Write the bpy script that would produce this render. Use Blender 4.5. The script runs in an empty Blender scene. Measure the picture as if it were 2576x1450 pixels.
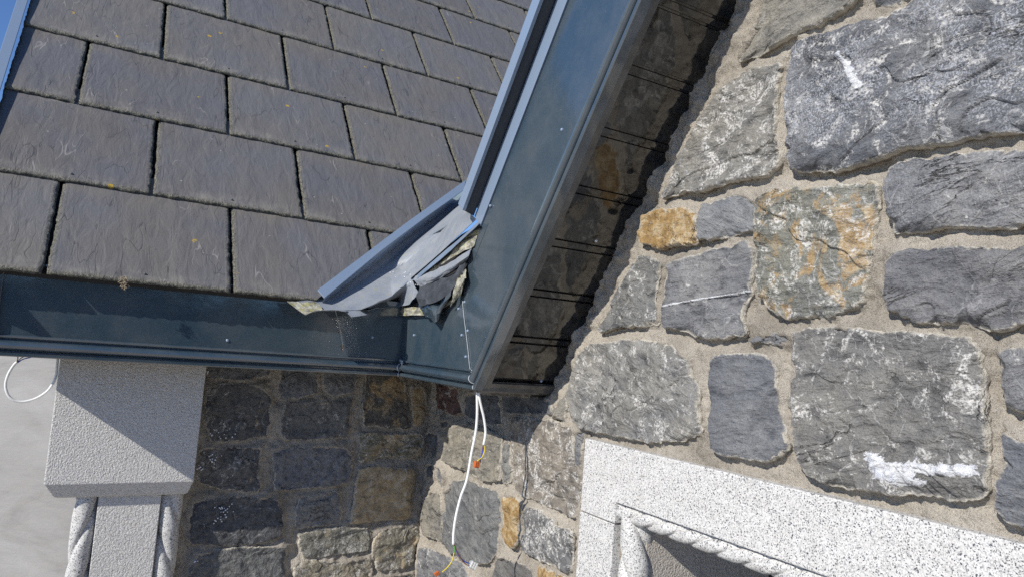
import bpy, math, random
import numpy as np
from mathutils import Vector, Matrix, Euler
random.seed(7)
sc = bpy.context.scene
COL = sc.collection
# ------------------------------------------------------------------ camera, world, sun, exposure
H = 3.2                                    # camera height above the ground
MC = np.array([[0.86037496, -0.50403732, 0.07550702],     # rows: right, down, forward in world axes
               [0.10896622, 0.03719359, -0.99334938],
               [0.49787678, 0.86288065, 0.08692347]])
F, CX, CY, WPX = 1791.47, 1287.5, 725.0, 2575.0
cam = bpy.data.objects.new('camera', bpy.data.cameras.new('camera'))
COL.objects.link(cam)
R, D, Wd = MC
cam.matrix_world = Matrix(((R[0], -D[0], -Wd[0], 0), (R[1], -D[1], -Wd[1], 0), (R[2], -D[2], -Wd[2], H), (0, 0, 0, 1)))
cam.data.sensor_width = 36.0
cam.data.lens = F / WPX * 36.0
cam.data.clip_start = 0.02
cam.data.clip_end = 500
sc.camera = cam
SUN = Vector((1.0, 0.3304, -0.68)).normalized()
EL = math.asin(-SUN.z)
w = bpy.data.worlds.new('World'); sc.world = w; w.use_nodes = True
nt = w.node_tree
sky = nt.nodes.new('ShaderNodeTexSky'); sky.sky_type = 'NISHITA'; sky.sun_disc = False
sky.sun_elevation = EL; sky.sun_rotation = math.atan2(-SUN.x, -SUN.y)
sky.air_density = .65; sky.dust_density = 0.15; sky.ozone_density = 7.0; sky.altitude = 100
bg = nt.nodes['Background']; nt.links.new(sky.outputs[0], bg.inputs[0]); bg.inputs[1].default_value = 0.15
sl = bpy.data.lights.new('sun', 'SUN'); sl.energy = 5.0; sl.angle = math.radians(0.5); sl.color = (1.0, 0.955, 0.88)
so = bpy.data.objects.new('sun', sl); COL.objects.link(so)
so.rotation_euler = SUN.to_track_quat('-Z', 'Y').to_euler(); so.location = (-6, -2, 8)
sc.view_settings.view_transform = 'Standard'; sc.view_settings.look = 'None'
sc.view_settings.exposure = 0.12; sc.view_settings.gamma = 1.0; sc.view_settings.use_curve_mapping = False
sc.render.engine = 'CYCLES'
sc.cycles.max_bounces = 8
sc.cycles.use_denoising = False

# ------------------------------------------------------------------ measured planes of the building (metres, z relative to the lens)
XF, XB = 1.067, 1.36            # fascia face of the verge, face of the right wall
YE, YT, YA = 2.6866, 2.0223, 3.0193   # eave fascia, foot of the verge, rear wall
ZB = -0.1325                    # lower edge of the fascias
P1, P2 = 0.8944, 0.9533         # pitch of the slates, pitch of the verge

def ray(x, y): return MC.T @ np.array([(x - CX) / F, (y - CY) / F, 1.0])
def onX(x, y, v): r = ray(x, y); return r * v / r[0]
def onY(x, y, v): r = ray(x, y); return r * v / r[1]
def onN(x, y, n, p0): r = ray(x, y); return r * (np.dot(n, p0) / np.dot(n, r))
NR = np.array([0, -math.sin(P1), math.cos(P1)])
VR = np.array([0, math.cos(P1), math.sin(P1)])
R0 = np.array([0.0, 2.6266, 0.1340])       # a point of the lowest slate edge
D2 = np.array([0, -math.cos(P2), math.sin(P2)])   # up along the verge, towards the lens
N2 = np.array([0, math.sin(P2), math.cos(P2)])    # upward normal of the verge roof

# ------------------------------------------------------------------ numpy noise
def _h(ix, iy, s):
    h = (ix.astype(np.int64) * 374761393 + iy.astype(np.int64) * 668265263 + s * 1442695041) & 0xffffffff
    h = ((h ^ (h >> 13)) * 1274126177) & 0xffffffff
    return ((h ^ (h >> 16)) & 0xffff) / 65535.0
def vn(x, y, s=0):
    x = np.asarray(x, float); y = np.asarray(y, float)
    ix, iy = np.floor(x), np.floor(y); fx, fy = x - ix, y - iy
    fx = fx * fx * fx * (fx * (fx * 6 - 15) + 10); fy = fy * fy * fy * (fy * (fy * 6 - 15) + 10)
    a, b, c, d = _h(ix, iy, s), _h(ix + 1, iy, s), _h(ix, iy + 1, s), _h(ix + 1, iy + 1, s)
    return (a + (b - a) * fx + (c - a) * fy + (a - b - c + d) * fx * fy) * 2 - 1
def fbm(x, y, o=4, s=0, g=0.5):
    t, a = 0, 1.0
    for i in range(o):
        t = t + a * vn(x, y, s + i * 17); x = np.asarray(x) * 2.03 + 5.1; y = np.asarray(y) * 2.03 + 1.7; a *= g
    return t
def sst(x): x = np.clip(x, 0, 1); return x * x * (3 - 2 * x)

# ------------------------------------------------------------------ object helpers
def mesh(name, vs, fs, mat=None, smooth=False, attrs=None):
    me = bpy.data.meshes.new(name)
    vs = np.array(vs, float).reshape(-1, 3)
    me.from_pydata([tuple(v) for v in vs], [], [tuple(int(i) for i in f) for f in fs])
    if smooth: me.polygons.foreach_set('use_smooth', [True] * len(me.polygons))
    if attrs:
        for k, a in attrs.items():
            at = me.attributes.new(k, 'FLOAT', 'POINT'); at.data.foreach_set('value', np.asarray(a, float).ravel())
    if mat: me.materials.append(mat)
    me.update(); return me
def add(name, me, parent=None, label=None, cat=None, group=None, kind=None, mw=None, lift=True):
    o = bpy.data.objects.new(name, me); COL.objects.link(o)
    base = Matrix.Translation((0, 0, H)) if lift else Matrix()
    m = base @ (mw if mw is not None else Matrix())
    if parent is not None:
        o.parent = parent
        o.matrix_parent_inverse = parent_world(parent).inverted()
    o.matrix_basis = m
    o['_w'] = [c for r in m for c in r]
    tag(o, label, cat, group, kind); return o
def parent_world(p): return Matrix([p['_w'][i * 4:i * 4 + 4] for i in range(4)])
def tag(o, label=None, cat=None, group=None, kind=None):
    if label: o['label'] = label
    if cat: o['category'] = cat
    if group: o['group'] = group
    if kind: o['kind'] = kind
def thing(name, loc, label, cat, group=None):
    o = bpy.data.objects.new(name, None); COL.objects.link(o); o.empty_display_size = .05
    m = Matrix.Translation((loc[0], loc[1], loc[2] + H)); o.matrix_basis = m
    o['_w'] = [c for r in m for c in r]; tag(o, label, cat, group); return o
def grid_faces(nu, nv, close_u=False, off=0, flip=False):
    fs = []
    for i in range(nu if close_u else nu - 1):
        for j in range(nv - 1):
            a, b = i * nv + j, ((i + 1) % nu) * nv + j
            f = (off + a, off + b, off + b + 1, off + a + 1)
            fs.append(f[::-1] if flip else f)
    return fs
def bevel(o, w=.002, seg=2):
    m = o.modifiers.new('bevel', 'BEVEL'); m.width = w; m.segments = seg; m.limit_method = 'ANGLE'; m.angle_limit = .6
class MB:
    def __init__(s): s.v = []; s.f = []
    def poly_prism(s, pts, off):               # polygon extruded by vector off
        n = len(pts); b = len(s.v); off = np.array(off)
        s.v += [np.array(p, float) for p in pts] + [np.array(p, float) + off for p in pts]
        s.f.append(tuple(b + i for i in range(n))); s.f.append(tuple(b + n + i for i in reversed(range(n))))
        for i in range(n): j = (i + 1) % n; s.f.append((b + i, b + n + i, b + n + j, b + j))
    def box(s, lo, hi):
        lo, hi = np.minimum(lo, hi), np.maximum(lo, hi)
        s.poly_prism([(lo[0], lo[1], lo[2]), (lo[0], hi[1], lo[2]), (hi[0], hi[1], lo[2]), (hi[0], lo[1], lo[2])], (0, 0, hi[2] - lo[2]))
    def tube(s, pts, r, n=10, cap=True, sub=6):
        P = [np.array(p, float) for p in pts]
        if sub and len(P) > 2:
            Q = []
            E_ = [2 * P[0] - P[1]] + P + [2 * P[-1] - P[-2]]
            for i in range(1, len(E_) - 2):
                p0, p1, p2, p3 = E_[i - 1:i + 3]
                for k in range(sub):
                    t = k / sub
                    Q.append(.5 * (2 * p1 + (p2 - p0) * t + (2 * p0 - 5 * p1 + 4 * p2 - p3) * t * t + (3 * p1 - p0 - 3 * p2 + p3) * t ** 3))
            P = Q + [P[-1]]
        b = len(s.v); up = np.array([.3, .2, .93])
        for i, p in enumerate(P):
            d = P[min(i + 1, len(P) - 1)] - P[max(i - 1, 0)]; d = d / np.linalg.norm(d)
            a = np.cross(d, up); a /= np.linalg.norm(a); up2 = np.cross(a, d); up = up2
            for k in range(n):
                t = 2 * math.pi * k / n; s.v.append(p + r * (math.cos(t) * a + math.sin(t) * up2))
        for i in range(len(P) - 1):
            for k in range(n):
                s.f.append((b + i * n + k, b + i * n + (k + 1) % n, b + (i + 1) * n + (k + 1) % n, b + (i + 1) * n + k))
        if cap:
            s.f.append(tuple(b + k for k in reversed(range(n)))); e = b + (len(P) - 1) * n; s.f.append(tuple(e + k for k in range(n)))
    def dome(s, c, nrm, r, h, n=10):
        c = np.array(c, float); nrm = np.array(nrm, float); a = np.cross(nrm, [.1, .9, .3]); a /= np.linalg.norm(a); bb = np.cross(nrm, a)
        b = len(s.v); rr = [(1, -.002), (1, h * .3), (.8, h * .75), (.4, h)]
        for q, z in rr:
            for k in range(n): t = 2 * math.pi * k / n; s.v.append(c + nrm * z + r * q * (math.cos(t) * a + math.sin(t) * bb))
        for i in range(3):
            for k in range(n): s.f.append((b + i * n + k, b + i * n + (k + 1) % n, b + (i + 1) * n + (k + 1) % n, b + (i + 1) * n + k))
        s.f.append(tuple(b + 3 * n + k for k in range(n)))
    def out(s, name, mat, parent=None, smooth=False, **k): return add(name, mesh(name, s.v, s.f, mat, smooth), parent, **k)

# ------------------------------------------------------------------ materials
class NT:
    def __init__(s, name, **p):
        s.m = bpy.data.materials.new(name); s.m.use_nodes = True; s.t = s.m.node_tree; s.n = s.t.nodes
        s.b = s.n['Principled BSDF']; s.out = s.n['Material Output']
        s.co = s.n.new('ShaderNodeTexCoord'); s.oi = s.n.new('ShaderNodeObjectInfo')
        for k, v in p.items(): s.b.inputs[k.replace('_', ' ')].default_value = v
    def L(s, a, b): s.t.links.new(a, b)
    def setin(s, inp, v):
        if hasattr(v, 'is_linked'): s.L(v, inp)
        elif isinstance(v, (tuple, list)) and len(v) == 3 and inp.type == 'RGBA': inp.default_value = (*v, 1)
        else: inp.default_value = v
    def math(s, op, a, b=0.0, c=None, clamp=False):
        n = s.n.new('ShaderNodeMath'); n.operation = op; n.use_clamp = clamp
        s.setin(n.inputs[0], a); s.setin(n.inputs[1], b)
        if c is not None: s.setin(n.inputs[2], c)
        return n.outputs[0]
    def vmath(s, op, a, b): n = s.n.new('ShaderNodeVectorMath'); n.operation = op; s.setin(n.inputs[0], a); s.setin(n.inputs[1], b); return n.outputs[0]
    def mapping(s, v, scale=(1, 1, 1), rot=(0, 0, 0), loc=(0, 0, 0)):
        n = s.n.new('ShaderNodeMapping'); s.L(v, n.inputs[0]); n.inputs['Scale'].default_value = scale; n.inputs['Rotation'].default_value = rot
        n.inputs['Location'].default_value = loc; return n.outputs[0]
    def noise(s, v, scale, det=4, rough=.5, dist=0.0, col=False):
        n = s.n.new('ShaderNodeTexNoise'); s.L(v, n.inputs['Vector']); n.inputs['Scale'].default_value = scale; n.inputs['Detail'].default_value = det
        n.inputs['Roughness'].default_value = rough; n.inputs['Distortion'].default_value = dist; return n.outputs['Color' if col else 'Fac']
    def vor(s, v, scale, feat='F1', out='Distance', rnd=1.0):
        n = s.n.new('ShaderNodeTexVoronoi'); s.L(v, n.inputs['Vector']); n.inputs['Scale'].default_value = scale; n.feature = feat
        n.inputs['Randomness'].default_value = rnd; return n.outputs[out]
    def ramp(s, f, st, interp='LINEAR'):
        n = s.n.new('ShaderNodeValToRGB'); s.L(f, n.inputs[0]); cr = n.color_ramp; cr.interpolation = interp
        while len(cr.elements) < len(st): cr.elements.new(.5)
        for e, (p, c) in zip(cr.elements, st): e.position = p; e.color = (*c, 1) if isinstance(c, tuple) else (c, c, c, 1)
        return n.outputs[0]
    def mix(s, f, a, b, mode='MIX'):
        n = s.n.new('ShaderNodeMix'); n.data_type = 'RGBA'; n.blend_type = mode; s.setin(n.inputs[0], f); s.setin(n.inputs[6], a); s.setin(n.inputs[7], b); return n.outputs[2]
    def attr(s, name, obj=False):
        n = s.n.new('ShaderNodeAttribute'); n.attribute_name = name; n.attribute_type = 'OBJECT' if obj else 'GEOMETRY'; return n.outputs['Fac']
    def bump(s, h, dist, strength=1.0, prev=None):
        n = s.n.new('ShaderNodeBump'); s.setin(n.inputs['Height'], h); n.inputs['Distance'].default_value = dist; n.inputs['Strength'].default_value = strength
        if prev is not None: s.L(prev, n.inputs['Normal'])
        return n.outputs[0]
    def fin(s, col=None, nrm=None, rough=None):
        if col is not None: s.setin(s.b.inputs['Base Color'], col)
        if nrm is not None: s.L(nrm, s.b.inputs['Normal'])
        if rough is not None: s.setin(s.b.inputs['Roughness'], rough)
        return s.m

def mat_slate():
    t = NT('riven_slate', Roughness=.62); t.b.inputs['Specular IOR Level'].default_value = .35
    off = t.vmath('MULTIPLY', t.oi.outputs['Random'], (37.0, 53.0, 11.0))
    v = t.vmath('ADD', t.co.outputs['Object'], off)
    st = t.mapping(v, (1, .32, 1))
    big = t.noise(v, 3.2, 3, .55)
    riv = t.noise(st, 26, 5, .6, .6)
    fine = t.noise(v, 230, 3, .65)
    c = t.mix(t.ramp(big, [(.35, 0.), (.68, 1.)]), (.134, .135, .142), (.152, .140, .122))
    c = t.mix(t.oi.outputs['Random'], c, t.mix(1, c, (.80, .80, .84), 'MULTIPLY'))
    c = t.mix(t.ramp(riv, [(.3, 1.), (.5, 0.)]), c, t.mix(1, c, (.80, .80, .84), 'MULTIPLY'))
    c = t.mix(t.ramp(fine, [(.35, 0.), (.7, .5)]), c, (.17, .165, .165))
    # thin wandering veins, pale and dark
    vx = t.mapping(v, (1, .22, 1)); n1 = t.noise(vx, 7.5, 3, .5, .5)
    line = t.ramp(t.math('ABSOLUTE', t.math('SUBTRACT', n1, .5)), [(.0, 1.), (.0045, 0.)])
    line = t.math('MULTIPLY', line, t.ramp(t.noise(v, 6, 1), [(.56, 0.), (.64, 1.)]))
    c = t.mix(t.math('MULTIPLY', line, .6), c, (.33, .31, .29))
    n2 = t.noise(t.mapping(v, (1, .2, 1), loc=(3, 9, 1)), 9, 3, .5, .4)
    l2 = t.ramp(t.math('ABSOLUTE', t.math('SUBTRACT', n2, .52)), [(.0, 1.), (.005, 0.)])
    l2 = t.math('MULTIPLY', l2, t.ramp(t.noise(v, 5, 1), [(.5, 1.), (.42, 0.)][::-1]))
    c = t.mix(t.math('MULTIPLY', l2, .6), c, (.045, .045, .05))
    # dirt near the joint above and edges
    e = t.attr('edge')
    d = t.math('MULTIPLY', t.ramp(t.attr('top'), [(0., 1.), (1., 0.)]), t.ramp(t.noise(v, 9, 4, .7), [(.42, 0.), (.7, 1.)]))
    c = t.mix(t.math('MULTIPLY', d, .65), c, (.19, .165, .125))
    d2 = t.math('MULTIPLY', t.attr('bot'), t.ramp(t.noise(v, 12, 4, .75), [(.45, 0.), (.66, 1.)]))
    c = t.mix(t.math('MULTIPLY', d2, .7), c, (.27, .25, .21))
    sp = t.noise(v, 120, 3, .8)
    edc = t.ramp(sp, [(.36, (.035, .034, .028)), (.5, (.12, .115, .085)), (.66, (.30, .28, .21))])
    c = t.mix(e, c, edc)
    li = t.math('MULTIPLY', t.ramp(t.vor(v, 5.5), [(.0, 1.), (.045, 1.), (.06, 0.)]), t.ramp(t.noise(v, 60, 2), [(.42, 0.), (.5, 1.)]))
    c = t.mix(li, c, (.42, .28, .04))
    ws = t.ramp(t.vor(t.mapping(v, loc=(4, 4, 4)), 11), [(.0, 1.), (.035, .8), (.05, 0.)])
    c = t.mix(t.math('MULTIPLY', ws, .6), c, (.4, .4, .38))
    nb = t.bump(riv, .006, .8); nb = t.bump(fine, .0012, .55, nb); nb = t.bump(t.math('SUBTRACT', line, l2), .002, .4, nb)
    nb = t.bump(t.math('MULTIPLY', sp, e), .010, 1.0, nb)
    return t.fin(c, nb)

def mat_stone():
    t = NT('rubble_stone', Roughness=.78); t.b.inputs['Specular IOR Level'].default_value = .3
    off = t.vmath('MULTIPLY', t.oi.outputs['Random'], (31.0, 47.0, 23.0))
    v = t.vmath('ADD', t.co.outputs['Object'], off)
    base = t.oi.outputs['Color']
    ang = t.attr('grain', True); cl = t.n.new('ShaderNodeVectorRotate'); cl.rotation_type = 'X_AXIS'; t.L(v, cl.inputs[0]); t.L(ang, cl.inputs['Angle'])
    st = t.mapping(cl.outputs[0], (1, .35, 1.0))
    big = t.noise(v, 7, 4, .6); med = t.noise(st, 45, 5, .65, .3); fine = t.noise(v, 330, 3, .7)
    c = t.mix(t.ramp(big, [(.3, 0.), (.7, 1.)]), t.mix(1, base, (.74, .76, .80), 'MULTIPLY'), t.mix(1, base, (1.2, 1.18, 1.12), 'MULTIPLY'))
    c = t.mix(t.ramp(med, [(.32, 1.), (.5, 0.)]), c, t.mix(1, c, (.48, .49, .52), 'MULTIPLY'))
    c = t.mix(t.ramp(med, [(.54, 0.), (.75, .45)]), c, t.mix(1, c, (1.6, 1.58, 1.5), 'MULTIPLY'))
    c = t.mix(t.ramp(fine, [(.35, 0.), (.7, .5)]), t.mix(1, c, (.8, .8, .8), 'MULTIPLY'), t.mix(1, c, (1.8, 1.75, 1.65), 'MULTIPLY'))
    # rusty patches
    oc = t.attr('ochre', True)
    on = t.noise(v, 9, 5, .62, .8)
    om = t.ramp(t.math('ADD', on, t.math('MULTIPLY', t.math('SUBTRACT', oc, .5), .8)), [(.50, 0.), (.56, 1.)])
    occ = t.ramp(t.noise(v, 28, 4, .7), [(.3, (.15, .10, .05)), (.48, (.30, .19, .075)), (.62, (.42, .33, .20)), (.75, (.55, .47, .34))])
    tanc = t.ramp(t.noise(v, 24, 4, .7), [(.3, (.24, .185, .115)), (.5, (.38, .30, .19)), (.7, (.50, .43, .31))])
    occ = t.mix(t.attr('tan', True), occ, tanc)
    c = t.mix(om, c, occ)
    # white calcite patches and veins
    wh = t.attr('white', True)
    wn = t.noise(v, 16, 6, .75, 1.2)
    wm = t.ramp(t.math('ADD', wn, t.math('MULTIPLY', t.math('SUBTRACT', wh, .5), .5)), [(.555, 0.), (.62, .8), (.70, 1.)])
    wf = t.ramp(t.noise(v, 170, 3, .6), [(.42, 0.), (.56, 1.)])
    c = t.mix(t.math('MULTIPLY', wm, wf), c, (.60, .58, .54))
    sv = t.noise(v, 8, 3, .5, 1.0)
    svl = t.ramp(t.math('ABSOLUTE', t.math('SUBTRACT', sv, .5)), [(0., 1.), (.006, 0.)])
    c = t.mix(t.math('MULTIPLY', svl, t.math('MULTIPLY', wh, .9)), c, (.55, .54, .52))
    # crystal glints painted as pale speckle
    cr = t.attr('glint', True)
    sm = t.ramp(t.noise(v, 260, 2, .5), [(.50, 0.), (.60, 1.)]); sn = t.ramp(t.noise(v, 6, 3, .6), [(.42, 0.), (.55, 1.)])
    c = t.mix(t.math('MULTIPLY', t.math('MULTIPLY', sm, sn), cr), c, (.34, .35, .38))
    # mortar smeared on the rims
    e = t.attr('edge')
    rim = t.ramp(t.math('ADD', e, t.math('MULTIPLY', t.math('SUBTRACT', t.noise(v, 70, 4, .7), .5), 1.3)), [(.50, 0.), (.85, .9)]); rim = t.math('MULTIPLY', rim, t.ramp(t.noise(v, 14, 3, .6), [(.30, .25), (.50, 1.)]))
    c = t.mix(rim, c, (.50, .46, .385))
    smn = t.math('ADD', t.attr('smear'), t.math('MULTIPLY', t.math('SUBTRACT', t.noise(v, 48, 5, .7, .6), .5), 1.9))
    smr = t.ramp(smn, [(.50, 0.), (.56, 1.)]); c = t.mix(smr, c, t.ramp(t.noise(v, 60, 4, .6, .5), [(.3, (.45, .46, .50)), (.55, (.62, .62, .62))]))
    side = t.attr('side')
    c = t.mix(t.math('MULTIPLY', side, .7), c, (.14, .115, .085))
    ck = t.noise(t.mapping(cl.outputs[0], (1, .45, 1.3), loc=(7, 3, 5)), 5.5, 6, .62, 1.1)
    ckl = t.math('MULTIPLY', t.attr('rugged', True), t.ramp(t.math('ABSOLUTE', t.math('SUBTRACT', ck, .5)), [(0., 1.), (.007, 0.)])); ckl = t.math('MULTIPLY', ckl, t.ramp(t.noise(v, 5, 2), [(.52, 0.), (.6, 1.)]))
    c = t.mix(t.math('MULTIPLY', ckl, .85), c, (.03, .028, .026))
    nb = t.bump(big, .02, .5); nb = t.bump(t.math('MULTIPLY', ckl, -1.), .006, 1.0, nb); nb = t.bump(med, .014, 1.0, nb); nb = t.bump(t.noise(st, 16, 4, .6, .8), .012, .7, nb); nb = t.bump(fine, .0016, .9, nb); nb = t.bump(t.noise(v, 120, 4, .7), .003, .8, nb)
    return t.fin(c, nb)

def mat_mortar():
    t = NT('sand_mortar', Roughness=.95); t.b.inputs['Specular IOR Level'].default_value = .15
    v = t.co.outputs['Object']
    big = t.noise(v, 5, 4, .6); med = t.noise(v, 60, 5, .7); fine = t.noise(v, 420, 3, .7)
    c = t.ramp(big, [(.3, (.29, .26, .215)), (.5, (.41, .37, .31)), (.72, (.49, .445, .375))])
    c = t.mix(t.ramp(med, [(.3, .6), (.48, 0.)]), c, t.mix(1, c, (.62, .58, .52), 'MULTIPLY'))
    c = t.mix(t.ramp(fine, [(.3, .7), (.46, 0.)]), c, t.mix(1, c, (.5, .47, .45), 'MULTIPLY'))
    c = t.mix(t.ramp(fine, [(.58, 0.), (.72, .6)]), c, (.62, .57, .49))
    pit = t.ramp(t.vor(v, 110), [(.0, 1.), (.12, .0)])
    c = t.mix(t.math('MULTIPLY', pit, .6), c, (.14, .10, .07))
    nb = t.bump(med, .014, .9); nb = t.bump(fine, .003, .9, nb); nb = t.bump(t.math('MULTIPLY', pit, -1.), .004, .6, nb)
    return t.fin(c, nb)

def mat_granite(name, bumpy):
    t = NT(name, Roughness=.7); t.b.inputs['Specular IOR Level'].default_value = .35
    v = t.co.outputs['Object']
    vv = t.vmath('ADD', v, t.vmath('MULTIPLY', t.noise(v, 300, 2, .5, 0, True), (.004, .004, .004)))
    cell = t.vor(vv, 420, 'F1', 'Color')
    sep = t.n.new('ShaderNodeSeparateColor'); t.L(cell, sep.inputs[0])
    c = t.ramp(sep.outputs[0], [(.0, (.05, .055, .065)), (.11, (.13, .135, .15)), (.13, (.33, .33, .325)), (.30, (.42, .41, .395)), (.42, (.52, .51, .49)), (1., (.66, .65, .625))])
    c = t.mix(t.ramp(t.noise(v, 22, 4, .7), [(.35, .35), (.65, 0.)]), c, t.mix(1, c, (.80, .78, .74), 'MULTIPLY'))
    if bumpy:
        c = t.mix(.5, c, (.72, .70, .66) if name.startswith('bush') else (.52, .45, .36))
        h = t.noise(v, 150, 3, .6, .2); nb = t.bump(h, .010, .75); nb = t.bump(t.noise(v, 300, 2), .002, .5, nb)
    else:
        nb = t.bump(sep.outputs[1], .0012, .35); nb = t.bump(t.noise(v, 60, 4, .6), .004, .35, nb)
    return t.fin(c, nb)

def mat_paint(name, base, rough=.33, coat=.9, dirt=.25, ior=1.5, cior=1.5):
    t = NT(name); b = t.b; v = t.co.outputs['Object']
    b.inputs['Coat Weight'].default_value = coat; b.inputs['Coat Roughness'].default_value = .035; b.inputs['Coat IOR'].default_value = cior; b.inputs['IOR'].default_value = ior
    n = t.noise(v, 6, 5, .7); f = t.noise(v, 500, 2, .6)
    c = t.mix(t.math('MULTIPLY', t.ramp(n, [(.4, 0.), (.75, 1.)]), dirt), base, (.22, .21, .19))
    sp = t.ramp(t.vor(v, 22), [(.0, 1.), (.02, .7), (.03, 0.)])
    c = t.mix(t.math('MULTIPLY', sp, .6), c, (.4, .42, .42))
    c = t.mix(t.ramp(f, [(.5, 0.), (.75, .12)]), c, (.3, .3, .3))
    r = t.math('ADD', rough, t.math('MULTIPLY', n, .12))
    nb = t.bump(t.noise(v, 7, 3, .4), .004, .4); nb = t.bump(f, .0002, .3, nb)
    m = t.fin(c, nb, r); t.L(nb, b.inputs['Coat Normal']); return m

def mat_soffit():
    t = NT('dusty_dark_soffit'); b = t.b; v = t.co.outputs['Object']; b.inputs['Specular IOR Level'].default_value = 0.0
    b.inputs['Coat Weight'].default_value = 1.0; b.inputs['Coat Roughness'].default_value = .065; b.inputs['Coat IOR'].default_value = 1.85
    n = t.noise(v, 13, 6, .68, .9); f = t.noise(v, 240, 3, .7)
    m = t.ramp(t.math('ADD', n, t.math('MULTIPLY', t.math('SUBTRACT', f, .5), .25)), [(.46, 0.), (.60, .75), (.75, 1.)])
    c = t.mix(m, (.004, .005, .007), (.030, .027, .022))
    nb = t.bump(t.noise(v, 9, 3, .5), .006, .5)
    return_m = t.fin(c, nb, .3); t.L(nb, b.inputs['Coat Normal']); return return_m

def mat_sheet():
    t = NT('dirty_blue_sheet', Metallic=.1, Roughness=.55); v = t.co.outputs['Object']
    n = t.noise(v, 14, 5, .7); f = t.noise(v, 130, 4, .7)
    c = t.mix(t.ramp(n, [(.35, 0.), (.7, 1.)]), (.20, .23, .275), (.29, .305, .32))
    c = t.mix(t.ramp(f, [(.5, 0.), (.7, .5)]), c, (.36, .34, .29))
    c = t.mix(t.math('MULTIPLY', t.ramp(t.noise(v, 22, 4, .7), [(.6, 0.), (.72, 1.)]), .6), c, (.30, .30, .12))
    nb = t.bump(n, .01, .4); nb = t.bump(f, .001, .5, nb)
    return t.fin(c, nb)

def mat_membrane():
    t = NT('weathered_membrane', Roughness=.8); v = t.co.outputs['Object']
    n = t.noise(v, 26, 5, .7, .6)
    c = t.ramp(n, [(.3, (.06, .06, .055)), (.45, (.20, .19, .15)), (.55, (.34, .33, .27)), (.68, (.46, .43, .33))])
    c = t.mix(t.ramp(t.noise(v, 50, 4), [(.55, 0.), (.65, .7)]), c, (.28, .26, .05))
    nb = t.bump(t.noise(v, 80, 4, .7), .004, .7)
    return t.fin(c, nb)

def mat_plain(name, col, rough=.5, var=.12, sc_=40, bmp=.0):
    t = NT(name, Roughness=rough); v = t.co.outputs['Object']
    c = t.mix(t.ramp(t.noise(v, sc_, 4, .6), [(.3, 0.), (.7, 1.)]), tuple(x * (1 - var) for x in col), tuple(min(1, x * (1 + var)) for x in col))
    nb = t.bump(t.noise(v, sc_ * 3, 3, .6), bmp, .6) if bmp else None
    return t.fin(c, nb)

def mat_render():
    t = NT('smooth_render', Roughness=.9); v = t.co.outputs['Object']
    a = t.noise(t.mapping(v, (1, 1, 2.2)), 1.6, 6, .6, .8); b_ = t.noise(t.mapping(v, (1, 1, 3)), 9, 5, .7, .5); f = t.noise(v, 120, 3, .6)
    c = t.ramp(a, [(.3, (.20, .19, .178)), (.5, (.285, .28, .27)), (.7, (.35, .345, .34))])
    c = t.mix(t.ramp(b_, [(.4, .35), (.6, 0.)]), c, (.33, .31, .285))
    c = t.mix(t.ramp(f, [(.4, .2), (.6, 0.)]), c, (.3, .29, .27))
    nb = t.bump(b_, .01, .3); nb = t.bump(f, .002, .4, nb)
    return t.fin(c, nb)

M_SLATE, M_STONE, M_MORT = mat_slate(), mat_stone(), mat_mortar()
M_GR, M_GRB, M_GRW = mat_granite('speckled_granite', False), mat_granite('bush_hammered_granite', True), mat_granite('beige_reveal_granite', True)
M_BLUE = mat_paint('blue_grey_coated_metal', (.026, .048, .066), .27, .9, .2, 1.5, 1.95)
M_TRIM = mat_paint('sky_tinted_trim', (.19, .255, .35), .38, .7, .12, 1.6, 2.0)  # sky reflection is put into this paler blue base
M_BLACK = mat_paint('unlit_underside', (.010, .012, .018), .4, .2, .06)  # trim underside, its missing light put into the near-black colour
M_SOFF = mat_soffit(); M_SHEET = mat_sheet(); M_MEMB = mat_membrane()
M_SOFFE = mat_paint('grey_soffit_edge', (.045, .044, .042), .35, .8, .45)
M_DKSH = mat_plain('dark_bent_sheet', (.045, .05, .058), .45, .5, 18, .004)
M_WHITE = mat_plain('white_sheath', (.72, .72, .69), .4, .05, 30)
M_SEAL = mat_plain('old_sealant', (.42, .44, .45), .6, .25, 120, .002)
M_DARK = mat_plain('deck_and_shade_dark', (.02, .02, .022), .8)  # deck and joints, plus strips standing in for shade in gaps
M_DIRT = mat_plain('dry_debris', (.17, .12, .07), .95, .5, 200, .003)
M_FOIL = mat_plain('foam_paint_white', (.80, .80, .80), .35, .08, 90, .006)

# ------------------------------------------------------------------ ground and the far rendered wall
g = add('ground', mesh('ground', [(-60, -60, 0), (60, -60, 0), (60, 60, 0), (-60, 60, 0)], [(0, 1, 2, 3)], mat_plain('gravel_yard', (.40, .37, .33), .95, .3, 3, .02)), kind='structure', lift=False)
hv = []
hg, hh_ = np.meshgrid(np.linspace(-30, 30, 240), np.linspace(0, 1, 30), indexing='ij')
hy = -15 + 1.0 * fbm(hg * .6, hh_ * 3, 4, 4) - 1.5 * hh_; hz_ = hh_ * (5.0 + .9 * fbm(hg * .5, hh_ * 0, 4, 9))
add('reflection_screen', mesh('reflection_screen', np.stack([hg, hy, hz_], -1).reshape(-1, 3), grid_faces(240, 30), mat_plain('screen_dark', (.03, .045, .02), .8, .6, 5, .1)), lift=False, label='tall dark screen added out of view across the yard to darken the fascia reflections', cat='reflection_screen')  # added behind the camera to block horizon glow in the fascia reflections
rw = MB()
c0 = onY(0, 900, 5.2)
dirw = np.array([.8, -.6, 0])
a = np.array([c0[0], 5.2, 0]) - dirw * 3.2; b = np.array([c0[0], 5.2, 0]) + dirw * 1.6
nrm = np.array([.6, .8, 0]) * .25
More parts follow.
